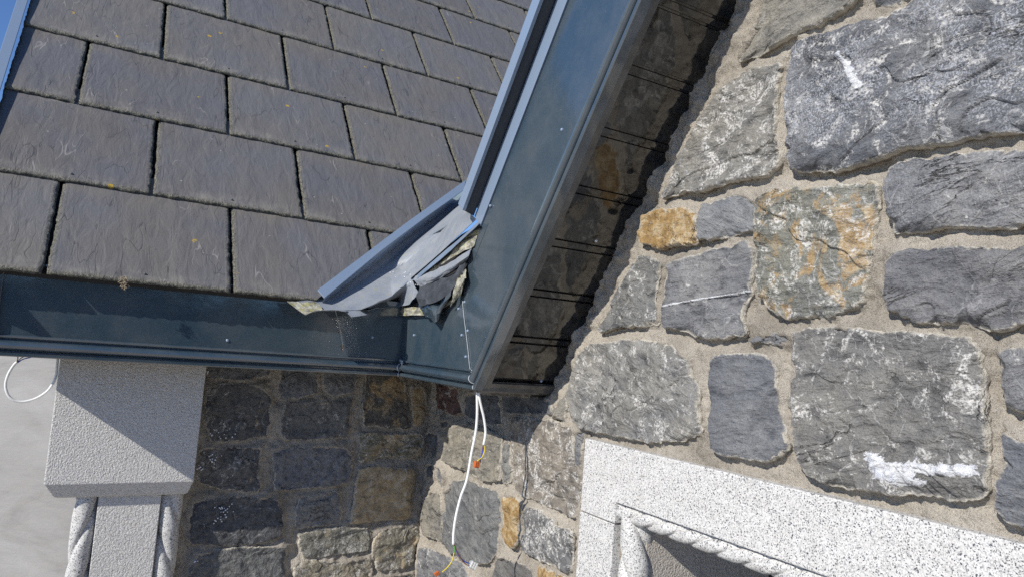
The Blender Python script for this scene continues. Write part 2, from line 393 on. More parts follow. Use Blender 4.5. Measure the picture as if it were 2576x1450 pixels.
rw.poly_prism([(a[0], a[1], -H), (b[0], b[1], -H), (b[0], b[1], .02), (a[0], a[1], .02)], nrm)
rw.out('rendered_wall', mat_render(), label='smooth pale grey rendered wall seen past the granite column, cable loop in front', cat='wall')

# ------------------------------------------------------------------ slate roof
roof = thing('slate_roof', (0.4, R0[1], R0[2]), 'steep roof of large blue grey riven slates with lichen dots and rough dressed edges', 'roof')
RM = Matrix(((1, 0, 0, R0[0]), (0, VR[1], NR[1], R0[1]), (0, VR[2], NR[2], R0[2]), (0, 0, 0, 1)))   # local u, v, n
CV = [0, .434, .890, 1.335, 1.82, 2.30, 2.772, 3.23, 3.69, 4.15]
J0, J1, SP = -.153, .127, .5525
UL, UR = -.386, 3.3
TH = .013
def slate(u0, u1, v0, v1, cutfn, seed):
    cham = .011
    us = np.concatenate([[u0, u0, u0 + .004, u0 + .009], np.linspace(u0 + .02, u1 - .02, max(4, int((u1 - u0) / .011))), [u1 - .009, u1 - .004, u1, u1]])
    L = v1 - v0 + .10
    vs_ = np.concatenate([[0, 0, .004, .009], np.linspace(.02, L, 44)])
    U, V = np.meshgrid(us, vs_, indexing='ij')
    nu, nv = U.shape
    ju = fbm(V * 60, U * 0 + seed * 3.1, 4, seed) * .0022; jv = fbm(U * 60, V * 0 + seed * 1.7, 4, seed + 5) * .0026
    dl = np.minimum(U - u0, u1 - U); db = V
    wl = sst(1 - dl / .03); wb = sst(1 - db / .03)
    Z = -TH * 1.15 * V / (v1 - v0)
    e = np.minimum(dl + ju, db + jv)
    edge = np.clip(1 - e / .012, 0, 1)
    Z = Z + .0009 * fbm(U * 22, V * 7, 4, seed + 9)
    Z = Z - np.clip(1 - e / cham, 0, 1.3) ** 1.3 * (.008 + .004 * vn(U * 160, V * 160, seed))
    side = np.zeros_like(Z); side[0, :] = 1; side[-1, :] = 1; side[:, 0] = 1
    Z = np.where(side > 0, -TH * 1.15 * V / (v1 - v0) - TH, Z)
    U = U + np.where(dl < .03, np.where(U - u0 < u1 - U, 1, -1) * -1 * ju * wl * .8, 0)
    V2 = V + jv * wb
    edge = np.where(side > 0, 1, edge)
    top = np.clip((v1 - v0 - V) / .09, 0, 1)
    verts = np.stack([U, V2 + v0, Z], -1).reshape(-1, 3)
    return mesh('slate', verts, grid_faces(nu, nv), M_SLATE, True, {'edge': edge ** .7, 'top': top, 'bot': np.clip(1 - V / .07, 0, 1)}), U, V2 + v0
def valley_u(v): return .706 + (v - .022) * (1.5058 - .706) / (.8777 - .022)   # slates are cut along this line near the foot
nail_me = None
hk = MB(); hk.dome((0, 0, 0), (0, 0, 1), .0042, .004, 8); nail_me = mesh('nail', hk.v, hk.f, mat_plain('copper_nail', (.10, .10, .11), .5))
import bmesh
sid = 0
for r in range(len(CV) - 1):
    js = [(J0 if r % 2 == 0 else J1) + SP * k for k in range(-1, 8)]
    js = [UL] + [j for j in js if UL + .05 < j < UR] + [UR]
    for a_, b_ in zip(js[:-1], js[1:]):
        sid += 1
        v0, v1 = CV[r], CV[r + 1]
        gap = .0045 + .002 * random.random()
        if v0 < .88 and a_ > valley_u(v0) + .05 + (v1 - v0): continue
        me, _, _ = slate(a_ + (gap if a_ > UL else 0), b_ - gap, v0 + random.uniform(-.002, .002), v1, None, sid)
        if v0 < .88 and b_ > valley_u(v0 - .0) :
            bm = bmesh.new(); bm.from_mesh(me)
            dx, dy = 1.5058 - .706, .8777 - .022; nn = Vector((dy, -dx, 0)).normalized()
            bmesh.ops.bisect_plane(bm, geom=bm.verts[:] + bm.edges[:] + bm.faces[:], plane_co=(.712, .022, 0), plane_no=nn, clear_outer=True)
            bm.to_mesh(me); bm.free()
            if not me.vertices: continue
        tw = Matrix.Rotation(random.uniform(-.0018, .0018), 4, 'Z')
        cc = Vector(((a_ + b_) / 2, v0, 0))
        s_ = add('slate', me, roof, mw=RM @ Matrix.Translation(cc) @ tw @ Matrix.Translation(-cc))
        nu_ = (a_ + b_) / 2 if (b_ - a_) > SP * .9 else (b_ - SP / 2 if a_ == UL else a_ + SP / 2)
        if a_ + .03 < nu_ < b_ - .03 and v0 < 3.1 and (v0 > .88 or nu_ < valley_u(v0) - .03):
            add('nail', nail_me, s_, mw=RM @ Matrix.Translation((nu_, v0 + .035, .0)))
dk = MB(); dk.poly_prism([(UL + .01, .02, -.034), (.72, .02, -.034), (1.53, .88, -.034), (UR, .88, -.034), (UR, 4.2, -.13), (UL + .01, 4.2, -.13)], (0, 0, -.02))
dme = mesh('roof_deck', dk.v, dk.f, M_DARK); add('roof_deck', dme, roof, mw=RM)
# metal verge trim along the left edge
vt = MB()
vt.poly_prism([(-.425, -.03, .012), (-.389, -.03, .012), (-.389, 4.2, .012), (-.425, 4.2, .012)], (0, 0, .006))
vt.poly_prism([(-.425, -.03, -.12), (-.419, -.03, -.12), (-.419, 4.2, -.12), (-.425, 4.2, -.12)], (0, 0, .132))
o = add('verge_trim', mesh('verge_trim', vt.v, vt.f, M_TRIM), roof, mw=RM); bevel(o, .0015)

# ------------------------------------------------------------------ fascia mouldings
PROF = [(0, -.02), (0, .010), (.003, .013), (.011, .013), (.014, .010), (.0155, -.003), (.019, -.003)]
for k in range(11):
    t_ = math.pi * k / 10; PROF.append((.034 - .0145 * math.cos(t_), .002 + .021 * math.sin(t_)))
PROF += [(.050, -.004), (.055, -.004), (.0575, .006), (.063, .0068), (.066, .001), (.066, -.02)]
def prof_mesh(paths):      # paths: list of stations; each station maps (s, out) to a point
    v = []
    for stn in paths: v += [stn(s, o_) for s, o_ in PROF]
    return v, grid_faces(len(paths), len(PROF))
ef = thing('eave_fascia', (.3, YE, ZB), 'blue grey metal eave fascia below the slates with a rounded bead along its lower edge', 'fascia')
XE = -.262
b_ = MB(); b_.poly_prism([(XE, YE, ZB + .06), (XE - .05, YE, .02), (XE - .05, YE, .16), (XF, YE, .16), (XF, YE, ZB + .06)], (0, .018, 0)); eb = b_.out('board', M_BLUE, ef)
v, f = prof_mesh([lambda s, o_: np.array([XE, YE - o_, ZB + s]), lambda s, o_: np.array([XF - o_, YE - o_, ZB + s])])
add('bead_moulding', mesh('bead_moulding', v, f, M_BLUE, False), ef)
b_ = MB(); b_.box((XE, YE - .012, ZB), (XE + .004, YE + .30, .15)); b_.box((XE + .004, YE + .0, ZB + .001), (1.3, YE + .33, ZB + .006)); b_.out('eave_soffit', M_SOFFE, ef)
for (x, y) in ((572, 855), (937, 847)):
    p = onY(x, y, YE); b_ = MB(); b_.dome(p, (0, -1, 0), .0055, .004); b_.out('rivet', M_TRIM, ef, True)
# sealant blob at the inner corner
def blob(name, c, r, mat, parent, sq=(1, 1, 1), seed=1, **k):
    n1, n2 = 14, 9; vs = []
    for i in range(n1):
        for j in range(n2):
            th_, ph = 2 * math.pi * i / n1, math.pi * j / (n2 - 1)
            d = np.array([math.sin(ph) * math.cos(th_), math.sin(ph) * math.sin(th_), math.cos(ph)])
            q = r * (1 + .35 * float(fbm(d[0] * 2.5 + seed, d[1] * 2.5 + d[2] * 1.7, 3, seed)))
            vs.append(np.array(c) + d * q * np.array(sq))
    return add(name, mesh(name, vs, grid_faces(n1, n2, True), mat, True), parent, **k)

vf = thing('verge_fascia', (XF, YT, ZB), 'glossy blue grey metal fascia climbing the gable with a horizontal foot and screwed corner seam', 'fascia')
LEN = 2.1
T0 = np.array([XF, YT, ZB])
def rakept(s, l, o_=0): return T0 + D2 * l + N2 * s + np.array([-o_, 0, 0])
def mitre(s, o_=0):
    # point where the line z=ZB+s meets the rake line offset by s
    # T0 + D2*l + N2*s has z = ZB + s
    l = (s - N2[2] * s) / D2[2]; return rakept(s, l, o_)
v, f = prof_mesh([lambda s, o_: np.array([XF - o_, YE - o_, ZB + s]), lambda s, o_: mitre(s, o_), lambda s, o_: rakept(s, LEN, o_)])
add('bead_moulding', mesh('bead_moulding', v, f, M_BLUE, False), vf)
# flat boards (return piece and raking piece meet at the seam)
ft = onX(1219, 555, XF); ftt = onX(1450, 0, XF)
sT = float(np.dot(ft - T0, N2)); print('fascia width', sT, float(np.dot(ftt - T0, N2)))
seam_top = onX(1167, 742, XF)
foot_l = onX(1012, 765, XF)
b_ = MB(); b_.poly_prism([np.array([XF, YE - .001, ZB + .06]), np.array([XF, YE - .001, foot_l[2]]), seam_top, mitre(.06)], (.02, 0, 0)); b_.out('foot_board', M_BLUE, vf)
lt = float(np.dot(ft - T0, D2))
b_ = MB(); b_.poly_prism([mitre(.06) + [-.0012, 0, 0], seam_top + [-.0012, 0, 0], onX(1165, 690, XF) + [-.0012, 0, 0], ft + [-.0012, 0, 0], rakept(sT, LEN, .0012), rakept(.06, LEN, .0012)], (.02, 0, 0)); b_.out('raking_board', M_BLUE, vf)
b_ = MB(); pts = [onX(x, y, XF - .003) for x, y in ((1163, 756), (1166, 790), (1171, 830), (1177, 880), (1181, 920), (1187, 942))] ; b_.tube(pts, .0010, 6); b_.out('corner_seam', M_SEAL, vf, True)
b_ = MB(); b_.tube([mitre(s, o_ + .0015) for s, o_ in PROF[2:-2]][::-1], .0012, 6, sub=0); b_.out('corner_seam', M_SEAL, vf, True)
b_ = MB(); b_.tube([np.array([XF - o_ - .001, YE - o_ - .001, ZB + s]) for s, o_ in PROF[1:-1]], .0028, 6, sub=0); b_.out('sealant_joint', M_SEAL, vf, True)
for k in range(5): blob('sealant_lump', onX(1013 + random.uniform(-5, 8), 908 + k * 5, XF - .014), .0045, M_SEAL, vf, seed=k)
for (x, y) in ((1041, 842), (1176, 831), (1161, 842), (1171, 896), (1168, 759), (1153, 776), (1413, 327)):
    p = onX(x, y, XF - .001); b_ = MB(); b_.dome(p, (-1, 0, 0), .0052, .004); b_.out('rivet', M_TRIM, vf, True)

b_ = MB(); b_.tube([onX(1228, 562, XF - .0013), onX(1172, 708, XF - .0013)], .0009, 5, sub=0); b_.out('board_joint', M_DARK, vf)
# ------------------------------------------------------------------ raking verge trim (stepped profile)
tr = thing('raking_trim', tuple(ft), 'stepped pale blue metal trim, sky sheen in its colour, with a recess painted shade-dark running up beside the fascia', 'trim')
s1a = float(np.dot(ft - T0, N2)) + .009
P_r = onX(1191, 541, XF - .004); s1b = float(np.dot(P_r - T0, N2)); P_r2 = onX(1402, 0, XF - .004)
l_end = float(np.dot(P_r - T0, D2))
print('trim s', s1a, s1b, float(np.dot(P_r2 - T0, N2)))
q = onN(1156, 535, N2, P_r); q2 = onN(1359, 0, N2, P_r2); print('outer X', q[0], q2[0])
XO = (q[0] + q2[0]) / 2
q = onX(1146, 524, XO); q2 = onX(1340, 0, XO); s2 = (float(np.dot(q - T0, N2)) + float(np.dot(q2 - T0, N2))) / 2; print('s2', s2)
s1m = (s1b + float(np.dot(P_r2 - T0, N2))) / 2
def rp(s, l, x): p = T0 + D2 * l + N2 * s; return np.array([x, p[1], p[2]])
def strip(name, sa, xa, sb, xb, la, lb, thk, mat, par, la2=None):
    b = MB(); la2 = la if la2 is None else la2
    b.poly_prism([rp(sa, la, xa), rp(sb, la2, xb), rp(sb, lb, xb), rp(sa, lb, xa)], thk); o = b.out(name, mat, par); bevel(o, .0012); return o
tip = onX(1212, 576, XF - .004); ltip = float(np.dot(tip - T0, D2))
strip('lower_flange', s1a, XF - .004, s1m, XF - .004, ltip, LEN, (.012, 0, 0), M_TRIM, tr, l_end)
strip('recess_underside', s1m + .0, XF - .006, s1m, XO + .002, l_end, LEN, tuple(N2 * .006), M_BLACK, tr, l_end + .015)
strip('upper_flange', s1m - .004, XO, s2, XO, l_end + .015, LEN, (.012, 0, 0), M_TRIM, tr)
strip('cap_top', s2 - .006, XO + .012, s2 - .006, XF + .05, l_end + .015, LEN, tuple(N2 * .006), M_TRIM, tr)
b_ = MB(); b_.dome(onX(1233, 518, XF - .005), (-1, 0, 0), .005, .004); b_.out('rivet', M_TRIM, tr, True)
b_ = MB(); b_.poly_prism([rp(s1a - .012, lt + .01, XF + .012), rp(s1a + .008, lt + .01, XF + .012), rp(s1a + .008, LEN, XF + .012), rp(s1a - .012, LEN, XF + .012)], (.004, 0, 0)); b_.out('gap_shade', M_DARK, tr)  # near-black strip standing in for the shadow in the slit
# roof covering of the gable side, seen only edge on
b_ = MB(); b_.poly_prism([rp(s1a - .02, lt + .03, XF + .02), rp(s1a - .02, lt + .03, 3.0), rp(s1a - .02, LEN, 3.0), rp(s1a - .02, LEN, XF + .02)], tuple(N2 * .012)); b_.out('roof_edge_board', M_DARK, tr)

# ------------------------------------------------------------------ soffit under the verge
sf = thing('verge_soffit', (XB - .1, YT, ZB), 'dark glossy ribbed soffit under the verge, smeared with brown dust', 'soffit')
def so_pt(l, x, s=0.004): p = T0 + D2 * l + N2 * s; return np.array([x, p[1], p[2]])
b_ = MB(); b_.poly_prism([so_pt(-.01, XF + .003, .001), so_pt(-.01, XF + .042, .001), so_pt(LEN, XF + .042, .001), so_pt(LEN, XF + .003, .001)], tuple(N2 * .018)); eo = b_.out('edge_strip', M_SOFFE, sf)
nS = N2; ps = so_pt(0, XF, .020)
ribs = [(1672, 7), (1597, 173), (1526, 333), (1459, 481), (1399, 616), (1344, 738), (1291, 851)]
rl = [float(np.dot(onN(x, y, N2, ps) - T0, D2)) for x, y in ribs]; print('rib l', np.round(rl, 3))
pit = (rl[0] - rl[-1]) / 6
lines = [rl[-1] + pit * k for k in range(-1, int((LEN - rl[-1]) / pit) + 1)]
X0, X1 = XF + .04, XB + .06
# ribbed sheet: profile along l swept in X
prof = []; l = -.02
prof.append((-.035, .020))
for c_ in lines:
    if c_ < 0.0: continue
    for dl_, ds in ((-.017, .020), (-.0150, .026), (-.010, .026), (-.0080, .0195), (.0080, .0195), (.010, .026), (.0150, .026), (.017, .020)): prof.append((c_ + dl_, ds))
prof.append((LEN, .020))
b_ = MB()
for (l, s_) in prof: b_.v += [so_pt(l, X0, s_), so_pt(l, X1, s_)]
for i in range(len(prof) - 1): b_.f.append((2 * i, 2 * i + 1, 2 * i + 3, 2 * i + 2))
b_.out('ribbed_panel', M_SOFF, sf)
b_ = MB(); b_.box((XF + .02, YT - .004, ZB + .0), (XB + .02, YT + .002, ZB + .03)); b_.out('end_strip', M_SOFFE, sf)
b_ = MB(); b_.poly_prism([so_pt(-.01, XF + .02, .003), so_pt(-.01, XB + .05, .003), so_pt(.028, XB + .05, .003), so_pt(.028, XF + .02, .003)], tuple(N2 * .006)); b_.out('end_flange', M_SOFFE, sf)
for (x, y, m) in ((1499, 606, M_WHITE), (1361, 957, M_TRIM)):
    b_ = MB(); b_.dome(onN(x, y, N2, so_pt(0, 0, .003 if y > 900 else .019)), -N2, .0045, .004); b_.out('screw', m, sf, True)
b_ = MB(); b_.box((XF + .02, YT + .01, ZB + .02), (XB, YE, ZB + .025)); b_.out('box_floor', M_SOFFE, sf)

# ------------------------------------------------------------------ stone walls
NT_ = 150
def stone_mesh(poly, mode, plane, hgt, seed, rough=1.0, smears=None):
    # poly in picture units -> points of the wall plane; mode 'X' (right wall) or 'Y' (rear wall)
    front = plane - hgt
    pts = np.array([(onX if mode == 'X' else onY)(x, y, front) for x, y in poly])
    q = pts[:, [1, 2]] if mode == 'X' else pts[:, [0, 2]]
    n = len(q); c = q.mean(0)
    # area centroid
    x_, y_ = q[:, 0], q[:, 1]; x2, y2 = np.roll(x_, -1), np.roll(y_, -1); cr = x_ * y2 - x2 * y_
    A = cr.sum() / 2; c = np.array([((x_ + x2) * cr).sum(), ((y_ + y2) * cr).sum()]) / (6 * A)
    # resample outline by arc length, lightly rounded
    seg = np.linalg.norm(np.roll(q, -1, 0) - q, axis=1); per = seg.sum(); cum = np.concatenate([[0], np.cumsum(seg)])
    N = int(min(420, max(90, per / .0035)))
    s = np.linspace(0, per, N, endpoint=False); qq = np.vstack([q, q[:1]])
    bd = np.stack([np.interp(s, cum, qq[:, 0]), np.interp(s, cum, qq[:, 1])], 1)
    for _ in range(max(2, int(.006 / (per / N)) + 1)): bd = (np.roll(bd, 1, 0) + 2 * bd + np.roll(bd, -1, 0)) / 4
    tn = np.roll(bd, -1, 0) - np.roll(bd, 1, 0); tn /= np.linalg.norm(tn, axis=1)[:, None] + 1e-9
    nr_ = np.stack([tn[:, 1], -tn[:, 0]], 1)
    if A < 0: nr_ = -nr_
    jit = .0034 * fbm(bd[:, 0] * 55, bd[:, 1] * 55, 4, seed, .6) + .004 * vn(bd[:, 0] * 16, bd[:, 1] * 16, seed + 1)
    bd = bd + nr_ * (jit + .0022)[:, None]
    Rm = np.linalg.norm(bd - c, axis=1)
    rmax = Rm.mean()
    rr = [1.0, 1.0, 1.0] + list(1 - np.array([.0007, .003, .007, .012, .018, .026]) / rmax)
    k = int(min(70, max(8, rmax / .0042))); rr += list(np.linspace(max(.3, 1 - .034 / rmax), 0.0, k))
    rr = np.array(rr); nr = len(rr)
    Q = c + (bd - c)[None] * rr[:, None, None]            # nr, N, 2
    Aa, Bb = Q[..., 0], Q[..., 1]
    dist = (1 - rr)[:, None] * Rm[None]
    rng = random.Random(seed)
    tx, ty = rng.uniform(-.06, .06), rng.uniform(-.02, .07)
    cw = .0035 + .034 * np.clip(fbm(bd[:, 0] * 15, bd[:, 1] * 15, 3, seed + 40) * 1.6 - .35, 0, 1)[None]
    h = hgt * (.60 + .40 * sst(dist / cw))
    h = h + rough * (.0085 * fbm(Aa * 6 + seed, Bb * 6, 3, seed) * sst(dist / .05) + .0035 * fbm(Aa * 24, Bb * 24 + seed, 4, seed + 3, .55) * sst(dist / .012 + .2))
    # cleavage steps
    a_ = rng.uniform(-.5, .5); tt = (Aa * math.sin(a_) + Bb * math.cos(a_)) * 9 + 1.1 * fbm(Aa * 5, Bb * 5, 3, seed + 8)
    h = h + rough * .0060 * (np.abs(tt - np.floor(tt) - .5) < (.5 - .06)) * vn(np.floor(tt) * 7.3, Aa * 3, seed) * sst(dist / .02)
    h = h + ((Aa - c[0]) * tx + (Bb - c[1]) * ty) * .35
    h[2] = h[2] - .0022; h[1] = .004 + h[1] * .35; h[0] = -.012
    dep = (0.0045 * vn(bd[:, 0] * 40, bd[:, 1] * 40, seed + 2))
    for i, e_ in ((0, -.004), (1, -.0025)):
        Q[i] = Q[i] + nr_ * (e_ + dep * .4 + .0015)[:, None]
    edge = np.clip(1 - dist / .014, 0, 1); side = np.zeros_like(edge); side[0] = side[1] = 1; side[2] = .4
    smear = np.zeros_like(h)
    if smears:
        for (xa, ya), (xb, yb), rad in smears:
            pa_, pb_ = onX(xa, ya, front)[1:], onX(xb, yb, front)[1:]; dd = pb_ - pa_
            tq = np.clip(((Q - pa_) @ dd) / (dd @ dd), 0, 1)[..., None]; ds = np.linalg.norm(Q - (pa_ + tq * dd), axis=-1)
            smear = np.maximum(smear, np.clip(1.0 - .5 * ds / rad, 0, 1))
        h = h + .005 * sst((smear - .45) / .25) * (1 + .8 * fbm(Q[..., 0] * 50, Q[..., 1] * 50, 3, 4))
    if mode == 'X': V = np.stack([plane - h, Q[..., 0], Q[..., 1]], -1)
    else: V = np.stack([Q[..., 0], plane - h, Q[..., 1]], -1)
    Vv = V.reshape(-1, 3)
    fs = []
    for i in range(nr - 1):
        for j in range(N):
            j2 = (j + 1) % N; fs.append((i * N + j, i * N + j2, (i + 1) * N + j2, (i + 1) * N + j))
    if (mode == 'X') == (A > 0): fs = [f_[::-1] for f_ in fs]
    fs = [f_ if f_[2] < (nr - 1) * N or True else f_ for f_ in fs]
    return mesh('stone', Vv, fs, M_STONE, True, {'edge': edge, 'side': side, 'smear': smear}), bd

SMEAR = {14: [((2195, 1160), (2215, 1170), .016), ((2220, 1185), (2295, 1190), .022), ((2300, 1180), (2448, 1180), .0095)],
         1: [((2110, 140), (2130, 165), .006), ((2130, 165), (2168, 222), .009)], 9: [((1665, 770), (1885, 732), .0022)]}
G1, G2, G3, G4 = (.205, .207, .217), (.15, .155, .165), (.21, .205, .19), (.27, .255, .225)
BR = (.15, .125, .09)
# polygon, colour, height, ochre, white, speck, label
WB = [
 ([(1930,-60),(1910,37),(1882,87),(1849,150),(1890,140),(1931,119),(1990,85),(2056,57),(2110,28),(2160,-5),(2180,-60)], G4, .030, .1, .25, 0, None),
 ([(1992,120),(2014,100),(2071,82),(2116,67),(2193,47),(2281,12),(2360,-60),(2760,-60),(2700,315),(2575,325),(2480,338),(2440,352),(2393,362),(2330,368),(2256,377),(2206,397),(2131,420),(2094,430),(2026,430),(1988,422),(1973,392),(1969,362),(1978,327),(1968,287),(1971,225),(1980,170)], (.17,.175,.19), .034, .05, .56, .9, 'largest stone, white mineral flecks and painted glints'),
 ([(2205,-40),(2203,5),(2215,20),(2240,21),(2285,-3),(2320,-40)], G2, .02, 0, .1, 0, None),
 ([(1959,160),(1931,163),(1885,172),(1850,187),(1805,222),(1787,250),(1765,287),(1740,325),(1717,362),(1700,412),(1680,455),(1659,500),(1690,492),(1727,477),(1762,480),(1807,467),(1837,457),(1887,445),(1925,437),(1951,412),(1950,362),(1944,300),(1946,225)], (.235,.225,.205), .030, .12, .6, .2, None),
 ([(1660,525),(1712,517),(1745,535),(1742,612),(1697,617),(1637,622),(1605,612),(1600,590),(1612,545),(1630,537)], G4, .034, .93, .4, 0, 'small orange brown stone'),
 ([(1762,512),(1787,506),(1860,487),(1895,512),(1893,582),(1850,587),(1812,597),(1752,600),(1748,562)], (.245,.25,.26), .026, 0, .25, 0, 'small smooth pale grey stone'),
 ([(1897,500),(1950,480),(2000,472),(2080,468),(2200,455),(2212,462),(2200,540),(2190,640),(2170,715),(2160,755),(2140,780),(2120,780),(2085,795),(2035,793),(1975,798),(1948,790),(1925,775),(1900,740),(1893,650),(1895,560)], (.20,.20,.175), .030, .50, .56, .2, 'stone blotched with ochre and cream'),
 ([(2238,425),(2293,405),(2431,381),(2531,372),(2700,368),(2720,560),(2575,567),(2506,575),(2431,567),(2331,582),(2293,587),(2246,590),(2241,587),(2231,550),(2221,487),(2226,445)], G1, .030, 0, .4, .3, None),
 ([(2246,635),(2306,625),(2356,620),(2575,617),(2720,615),(2720,800),(2575,807),(2513,827),(2456,812),(2406,809),(2381,815),(2301,812),(2264,797),(2224,775),(2213,737),(2216,700),(2226,660)], (.18,.18,.19), .032, 0, .3, .1, None),
 ([(1672,665),(1697,652),(1787,627),(1875,612),(1893,622),(1890,680),(1880,745),(1862,785),(1870,830),(1874,840),(1825,850),(1750,847),(1712,828),(1677,827),(1662,820),(1660,757),(1665,700)], G1, .028, 0, .38, .1, 'stone crossed by a thin white vein'),
 ([(1605,637),(1640,640),(1656,658),(1650,700),(1640,750),(1650,790),(1648,812),(1600,818),(1540,825),(1505,832),(1517,800),(1540,750),(1560,715),(1580,680)], (.20,.20,.195), .026, .1, .52, 0, None),
 ([(1477,865),(1537,858),(1590,852),(1640,852),(1687,872),(1725,905),(1728,945),(1747,968),(1750,1020),(1752,1060),(1755,1085),(1712,1107),(1650,1112),(1612,1110),(1560,1100),(1500,1090),(1462,1077),(1430,1055),(1425,990),(1437,935),(1450,900)], (.235,.228,.212), .030, .22, .56, .3, None),
 ([(1785,905),(1800,892),(1860,885),(1925,890),(1945,905),(1950,950),(1958,1040),(1975,1110),(1975,1130),(1940,1160),(1890,1158),(1800,1142),(1780,1130),(1778,1060),(1785,1000),(1783,950)], (.185,.192,.208), .030, 0, .12, 0, 'smooth dark upright stone'),
 ([(1882,858),(1905,838),(1950,832),(1983,838),(1980,862),(1940,868)], G1, .022, 0, .2, 0, None),
 ([(1988,837),(2018,825),(2056,820),(2156,825),(2231,830),(2356,837),(2431,850),(2461,868),(2466,900),(2470,950),(2475,1030),(2485,1087),(2487,1200),(2478,1238),(2431,1250),(2366,1252),(2281,1245),(2206,1235),(2143,1233),(2081,1217),(2023,1195),(1996,1150),(1986,1087),(1982,1000),(1990,920)], (.20,.196,.19), .032, .02, .55, 0, 'big dark stone with a glossy white smear at its foot'),
 ([(2510,878),(2575,870),(2700,865),(2700,1060),(2575,1048),(2545,1035),(2525,1020),(2518,960),(2508,930)], G1, .028, .15, .45, 0, None),
 ([(2516,1087),(2575,1102),(2700,1110),(2700,1340),(2575,1320),(2531,1307),(2501,1280),(2501,1237),(2513,1187),(2523,1137)], (.18,.187,.205), .030, 0, .1, 0, None),
 ([(1262,996),(1300,990),(1350,993),(1385,1004),(1388,1040),(1340,1040),(1290,1037),(1262,1030)], G2, .02, 0, .2, 0, None),
 ([(1420,988),(1407,1002),(1395,1025),(1389,1050),(1417,1058),(1422,1030),(1424,1000)], G4, .026, .1, .3, 0, None),
 ([(1283,1052),(1330,1050),(1395,1058),(1438,1075),(1439,1130),(1445,1176),(1458,1190),(1457,1240),(1445,1290),(1437,1302),(1400,1282),(1350,1262),(1310,1245),(1297,1235),(1292,1180),(1285,1100)], (.24,.215,.185), .024, .2, .62, 0, 'tall pinkish stone beside the granite surround'),
 ([(1444,1078),(1466,1082),(1466,1110),(1462,1150),(1459,1176),(1449,1172),(1443,1120)], G1, .018, 0, 0, 0, None),
 ([(1322,1272),(1360,1280),(1390,1307),(1395,1322),(1437,1327),(1442,1350),(1437,1390),(1432,1440),(1387,1425),(1337,1400),(1307,1382),(1305,1357),(1310,1300)], (.17,.17,.172), .024, 0, .62, 0, None),
 ([(1264,1250),(1290,1245),(1310,1260),(1302,1320),(1297,1365),(1280,1378),(1262,1350),(1258,1300)], G4, .030, .98, .2, 0, 'narrow orange stone'),
 ([(1128,1075),(1165,1063),(1215,1075),(1258,1100),(1258,1150),(1254,1210),(1230,1208),(1175,1190),(1130,1167),(1106,1157),(1112,1110)], (.27,.25,.21), .028, .15, .45, 0, None),
 ([(1264,1110),(1280,1108),(1283,1160),(1279,1212),(1262,1215),(1263,1160)], (.24,.24,.23), .02, .1, .3, 0, None),
 ([(1139,1205),(1168,1205),(1206,1220),(1249,1237),(1255,1255),(1253,1320),(1243,1390),(1223,1415),(1195,1420),(1141,1402),(1112,1365),(1115,1310),(1119,1240)], (.185,.188,.19), .026, 0, .35, 0, None),
 ([(1082,1232),(1106,1240),(1110,1300),(1110,1358),(1085,1353),(1062,1343),(1055,1325),(1057,1290),(1065,1255)], (.25,.235,.205), .026, .25, .4, 0, None),
 ([(1097,1170),(1115,1178),(1118,1200),(1110,1225),(1095,1200)], G1, .02, 0, .2, 0, None),
 ([(1054,1374),(1085,1378),(1120,1395),(1160,1415),(1180,1450),(1185,1500),(1048,1500),(1048,1420)], G1, .024, 0, .5, 0, None),
 ([(1250,1397),(1290,1410),(1330,1428),(1342,1460),(1338,1500),(1235,1500),(1240,1440)], (.17,.165,.16), .02, .1, .2, 0, None),
 ([(1352,1424),(1400,1440),(1430,1452),(1440,1500),(1350,1500)], G4, .02, .7, .3, 0, None),
 ([(1070,1168),(1090,1165),(1094,1190),(1090,1205),(1071,1200)], G2, .018, 0, .1, 0, None),
 ([(1074,1085),(1100,1088),(1101,1150),(1086,1152),(1074,1125)], G2, .016, 0, .1, 0, None),
 ([(1094,965),(1153,975),(1159,1035),(1134,1045),(1100,1025)], (.17,.10,.085), .02, .1, .5, 0, 'dull red stone under the fascia corner'),
 ([(1168,990),(1250,985),(1254,1030),(1258,1066),(1225,1066),(1178,1050),(1166,1040)], G2, .02, 0, .3, 0, None),
 ([(1102,1060),(1125,1055),(1128,1069),(1108,1078)], G2, .014, 0, .1, 0, None),
]
